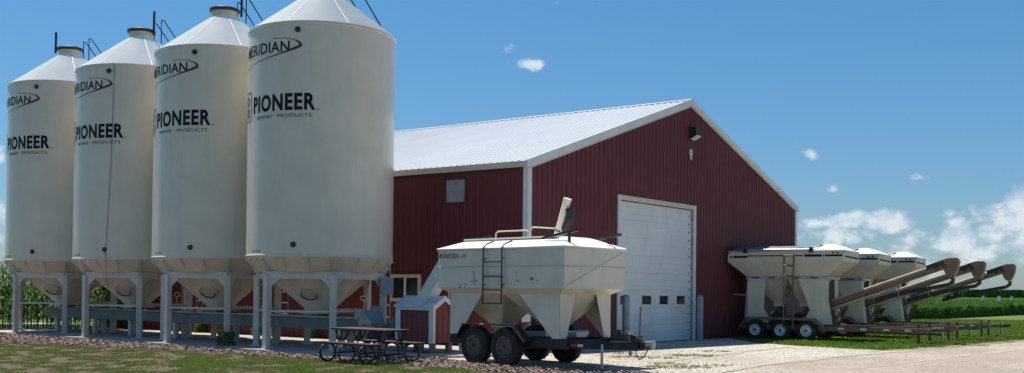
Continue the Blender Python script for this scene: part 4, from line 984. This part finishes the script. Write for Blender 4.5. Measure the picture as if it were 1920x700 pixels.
# corn on the left
def corn_field():
    rg = random.Random(8); b = MB(); tb = MB()
    a0 = gnd(-60, 623); dirn = Vector((-.80, .601, 0)); inn = Vector((.60, .80, 0))
    start = Vector((-12.1, 37.3, 0)); front = Vector((-24.5, 33.9, 0)); row = (front-start).normalized(); back = Vector((-row.y, row.x, 0)); back = back if back.y > 0 else -back
    n = 0
    for r_ in range(9):
        k = -1.0 if r_ < 1 else -1.5
        while k < 15:
            p = start+row*(k+rg.gauss(0, .04))+back*(r_*.62+rg.gauss(0, .05)); k += .21
            H = rg.gauss(2.28, .10); lean = Vector((rg.gauss(0, .03), rg.gauss(0, .03), 1))
            if r_ < 4: b.tube(p, p+lean*H, .014, 5, .006, False)
            L = 11
            for i in range(L):
                z = .25+i*(H-.35)/L; a = (i % 2)*math.pi+rg.gauss(0, .5)+.6; ln = rg.uniform(.45, .8)*(1-.4*abs(i/L-.5)); w = .042
                u = Vector((math.cos(a), math.sin(a), 0)); s_ = Vector((-u.y, u.x, 0))*w; c = p+lean*z
                pts = [(0, 0, .5), (ln*.35, ln*.38, 1), (ln*.7, ln*.35, .8), (ln, ln*.05, .08)]; vs = []
                for t, h, ww in pts: vs += [c+u*t+Vector((0, 0, h))-s_*ww, c+u*t+Vector((0, 0, h))+s_*ww]
                b.add(vs, [(0, 1, 3, 2), (2, 3, 5, 4), (4, 5, 7, 6)])
            t_ = p+lean*H
            for i in range(4):
                a = rg.uniform(0, 6.28); e = t_+Vector((math.cos(a)*.07, math.sin(a)*.07, .2)); tb.add([t_+Vector((.006, 0, 0)), t_-Vector((.006, 0, 0)), e], [(0, 1, 2)])
    o = b.build('corn_field', 'corn', weld=False); tag(o, 'tall green standing corn at the left behind the farthest bin', 'corn', kind='stuff')
    t = tb.build('corn_tassel', 'tassel', o, weld=False); t['kind'] = 'stuff'
corn_field()

# soybean field on the right, running back to distant corn
def beans():
    A = gnd(1640, 603.5); B_ = gnd(1960, 588.5); row = (B_-A); row.z = 0; row = row.normalized(); back = Vector((-row.y, row.x, 0))
    def edge(az):                                      # where a sight line from the yard meets the near edge of the field
        dx, dy = math.sin(az), math.cos(az); det = dx*(-row.y)+row.x*dy; t = (A.x*(-row.y)+row.x*A.y)/det
        return Vector((dx, dy, 0)), t
    rise = lambda t: max(0, t-70)*.0011
    hgt = lambda x, y: .80+.20*noise.fractal(Vector((x*.9, y*.9, 0)), 1, 2, 3)
    b = MB(); n = 190; st = [0, .02, .2]
    while st[-1] < 190: st.append(st[-1]+.25+.018*st[-1])
    azs = [R(16+i*.1) for i in range(n)]
    for q in st:
        for az in azs:
            d, t = edge(az); w = .35*noise.noise(Vector((t*1.1, az*90, 7))); p = d*(t+q-(.25+w if q < .5 else 0))
            h = hgt(p.x, p.y)*(0 if q == 0 else .55 if q < .03 else 1)
            b.v.append((p.x, p.y, h+rise(t+q)))
    b.f = [(j*n+i, j*n+i+1, (j+1)*n+i+1, (j+1)*n+i) for j in range(len(st)-1) for i in range(n-1)]; b.sm = [True]*len(b.f)
    rg = random.Random(21)
    for k in range(46000):
        d, t = edge(R(rg.uniform(17, 34))); q = 70*rg.random()**2.4; p = d*(t+q); z = hgt(p.x, p.y)-.06+.16*rg.random()
        if q < .6: z *= rg.random()**.6; p = p-d*.3
        p.z = z+rise(t+q); s = rg.uniform(.06, .12); a = rg.uniform(0, 6.28); d = Vector((math.cos(a), math.sin(a), rg.uniform(-.3, .8))).normalized(); w = d.orthogonal().normalized()
        o = len(b.v); b.v += [tuple(p), tuple(p+d*s+w*s*.5), tuple(p+d*s*1.6), tuple(p+d*s-w*s*.5)]; b.f.append((o, o+1, o+2, o+3)); b.sm.append(False)
    o = b.build('bean_field', 'bean', weld=False); tag(o, 'low dense green soybean field beyond the parked tenders', 'soybeans', kind='stuff')
    c = MB(); rg = random.Random(4)
    for k in range(5200):                              # distant corn belt
        az = R(rg.uniform(15, 36)); D = 248+rg.random()**2*26; p = Vector((math.sin(az), math.cos(az), 0))*D; z0 = rise(D); h = rg.uniform(2.25, 2.7)
        for q in range(3):
            a = rg.uniform(0, 3.14); d = Vector((math.cos(a), math.sin(a), 0))*rg.uniform(.22, .4); zz = z0+rg.uniform(0, .5)
            c.add([p-d+Vector((0, 0, zz)), p+d+Vector((0, 0, zz)), p+d*.6+Vector((0, 0, z0+h*.8)), p+Vector((0, 0, z0+h)), p-d*.7+Vector((0, 0, z0+h*.75))], [(0, 1, 2, 3, 4)])
    o = c.build('corn_field', 'far_corn', weld=False); tag(o, 'distant band of corn along the horizon behind the soybeans', 'corn', kind='stuff')
beans()
# white marker stakes standing in the beans
for i, (px, dist, lab) in enumerate(((1785, 96, 'leftmost white marker stake in the bean field'), (1843, 96, 'second white marker stake from the left in the bean field'), (1873, 82, 'nearest and lowest white marker stake in the bean field'), (1897, 96, 'rightmost white marker stake in the bean field'))):
    d = ray(px, 560); d = Vector((d.x/d.y, 1, 0))*dist
    T = thing('marker_stake', lab, 'marker stake', (d.x, d.y, 0), 0, 'white marker stakes in the bean field')
    b = MB(); b.tube((0, 0, 0), (0, 0, 1.5), .03, 8); b.build('stake', 'stake', T)
    b = MB(); b.box(-.11, .11, -.02, -.035, 1.08, 1.5); b.build('sign_plate', 'stake', T)
    b = MB(); b.box(-.11, .11, -.02, -.035, .92, 1.07); b.build('colour_band', 'pink', T)
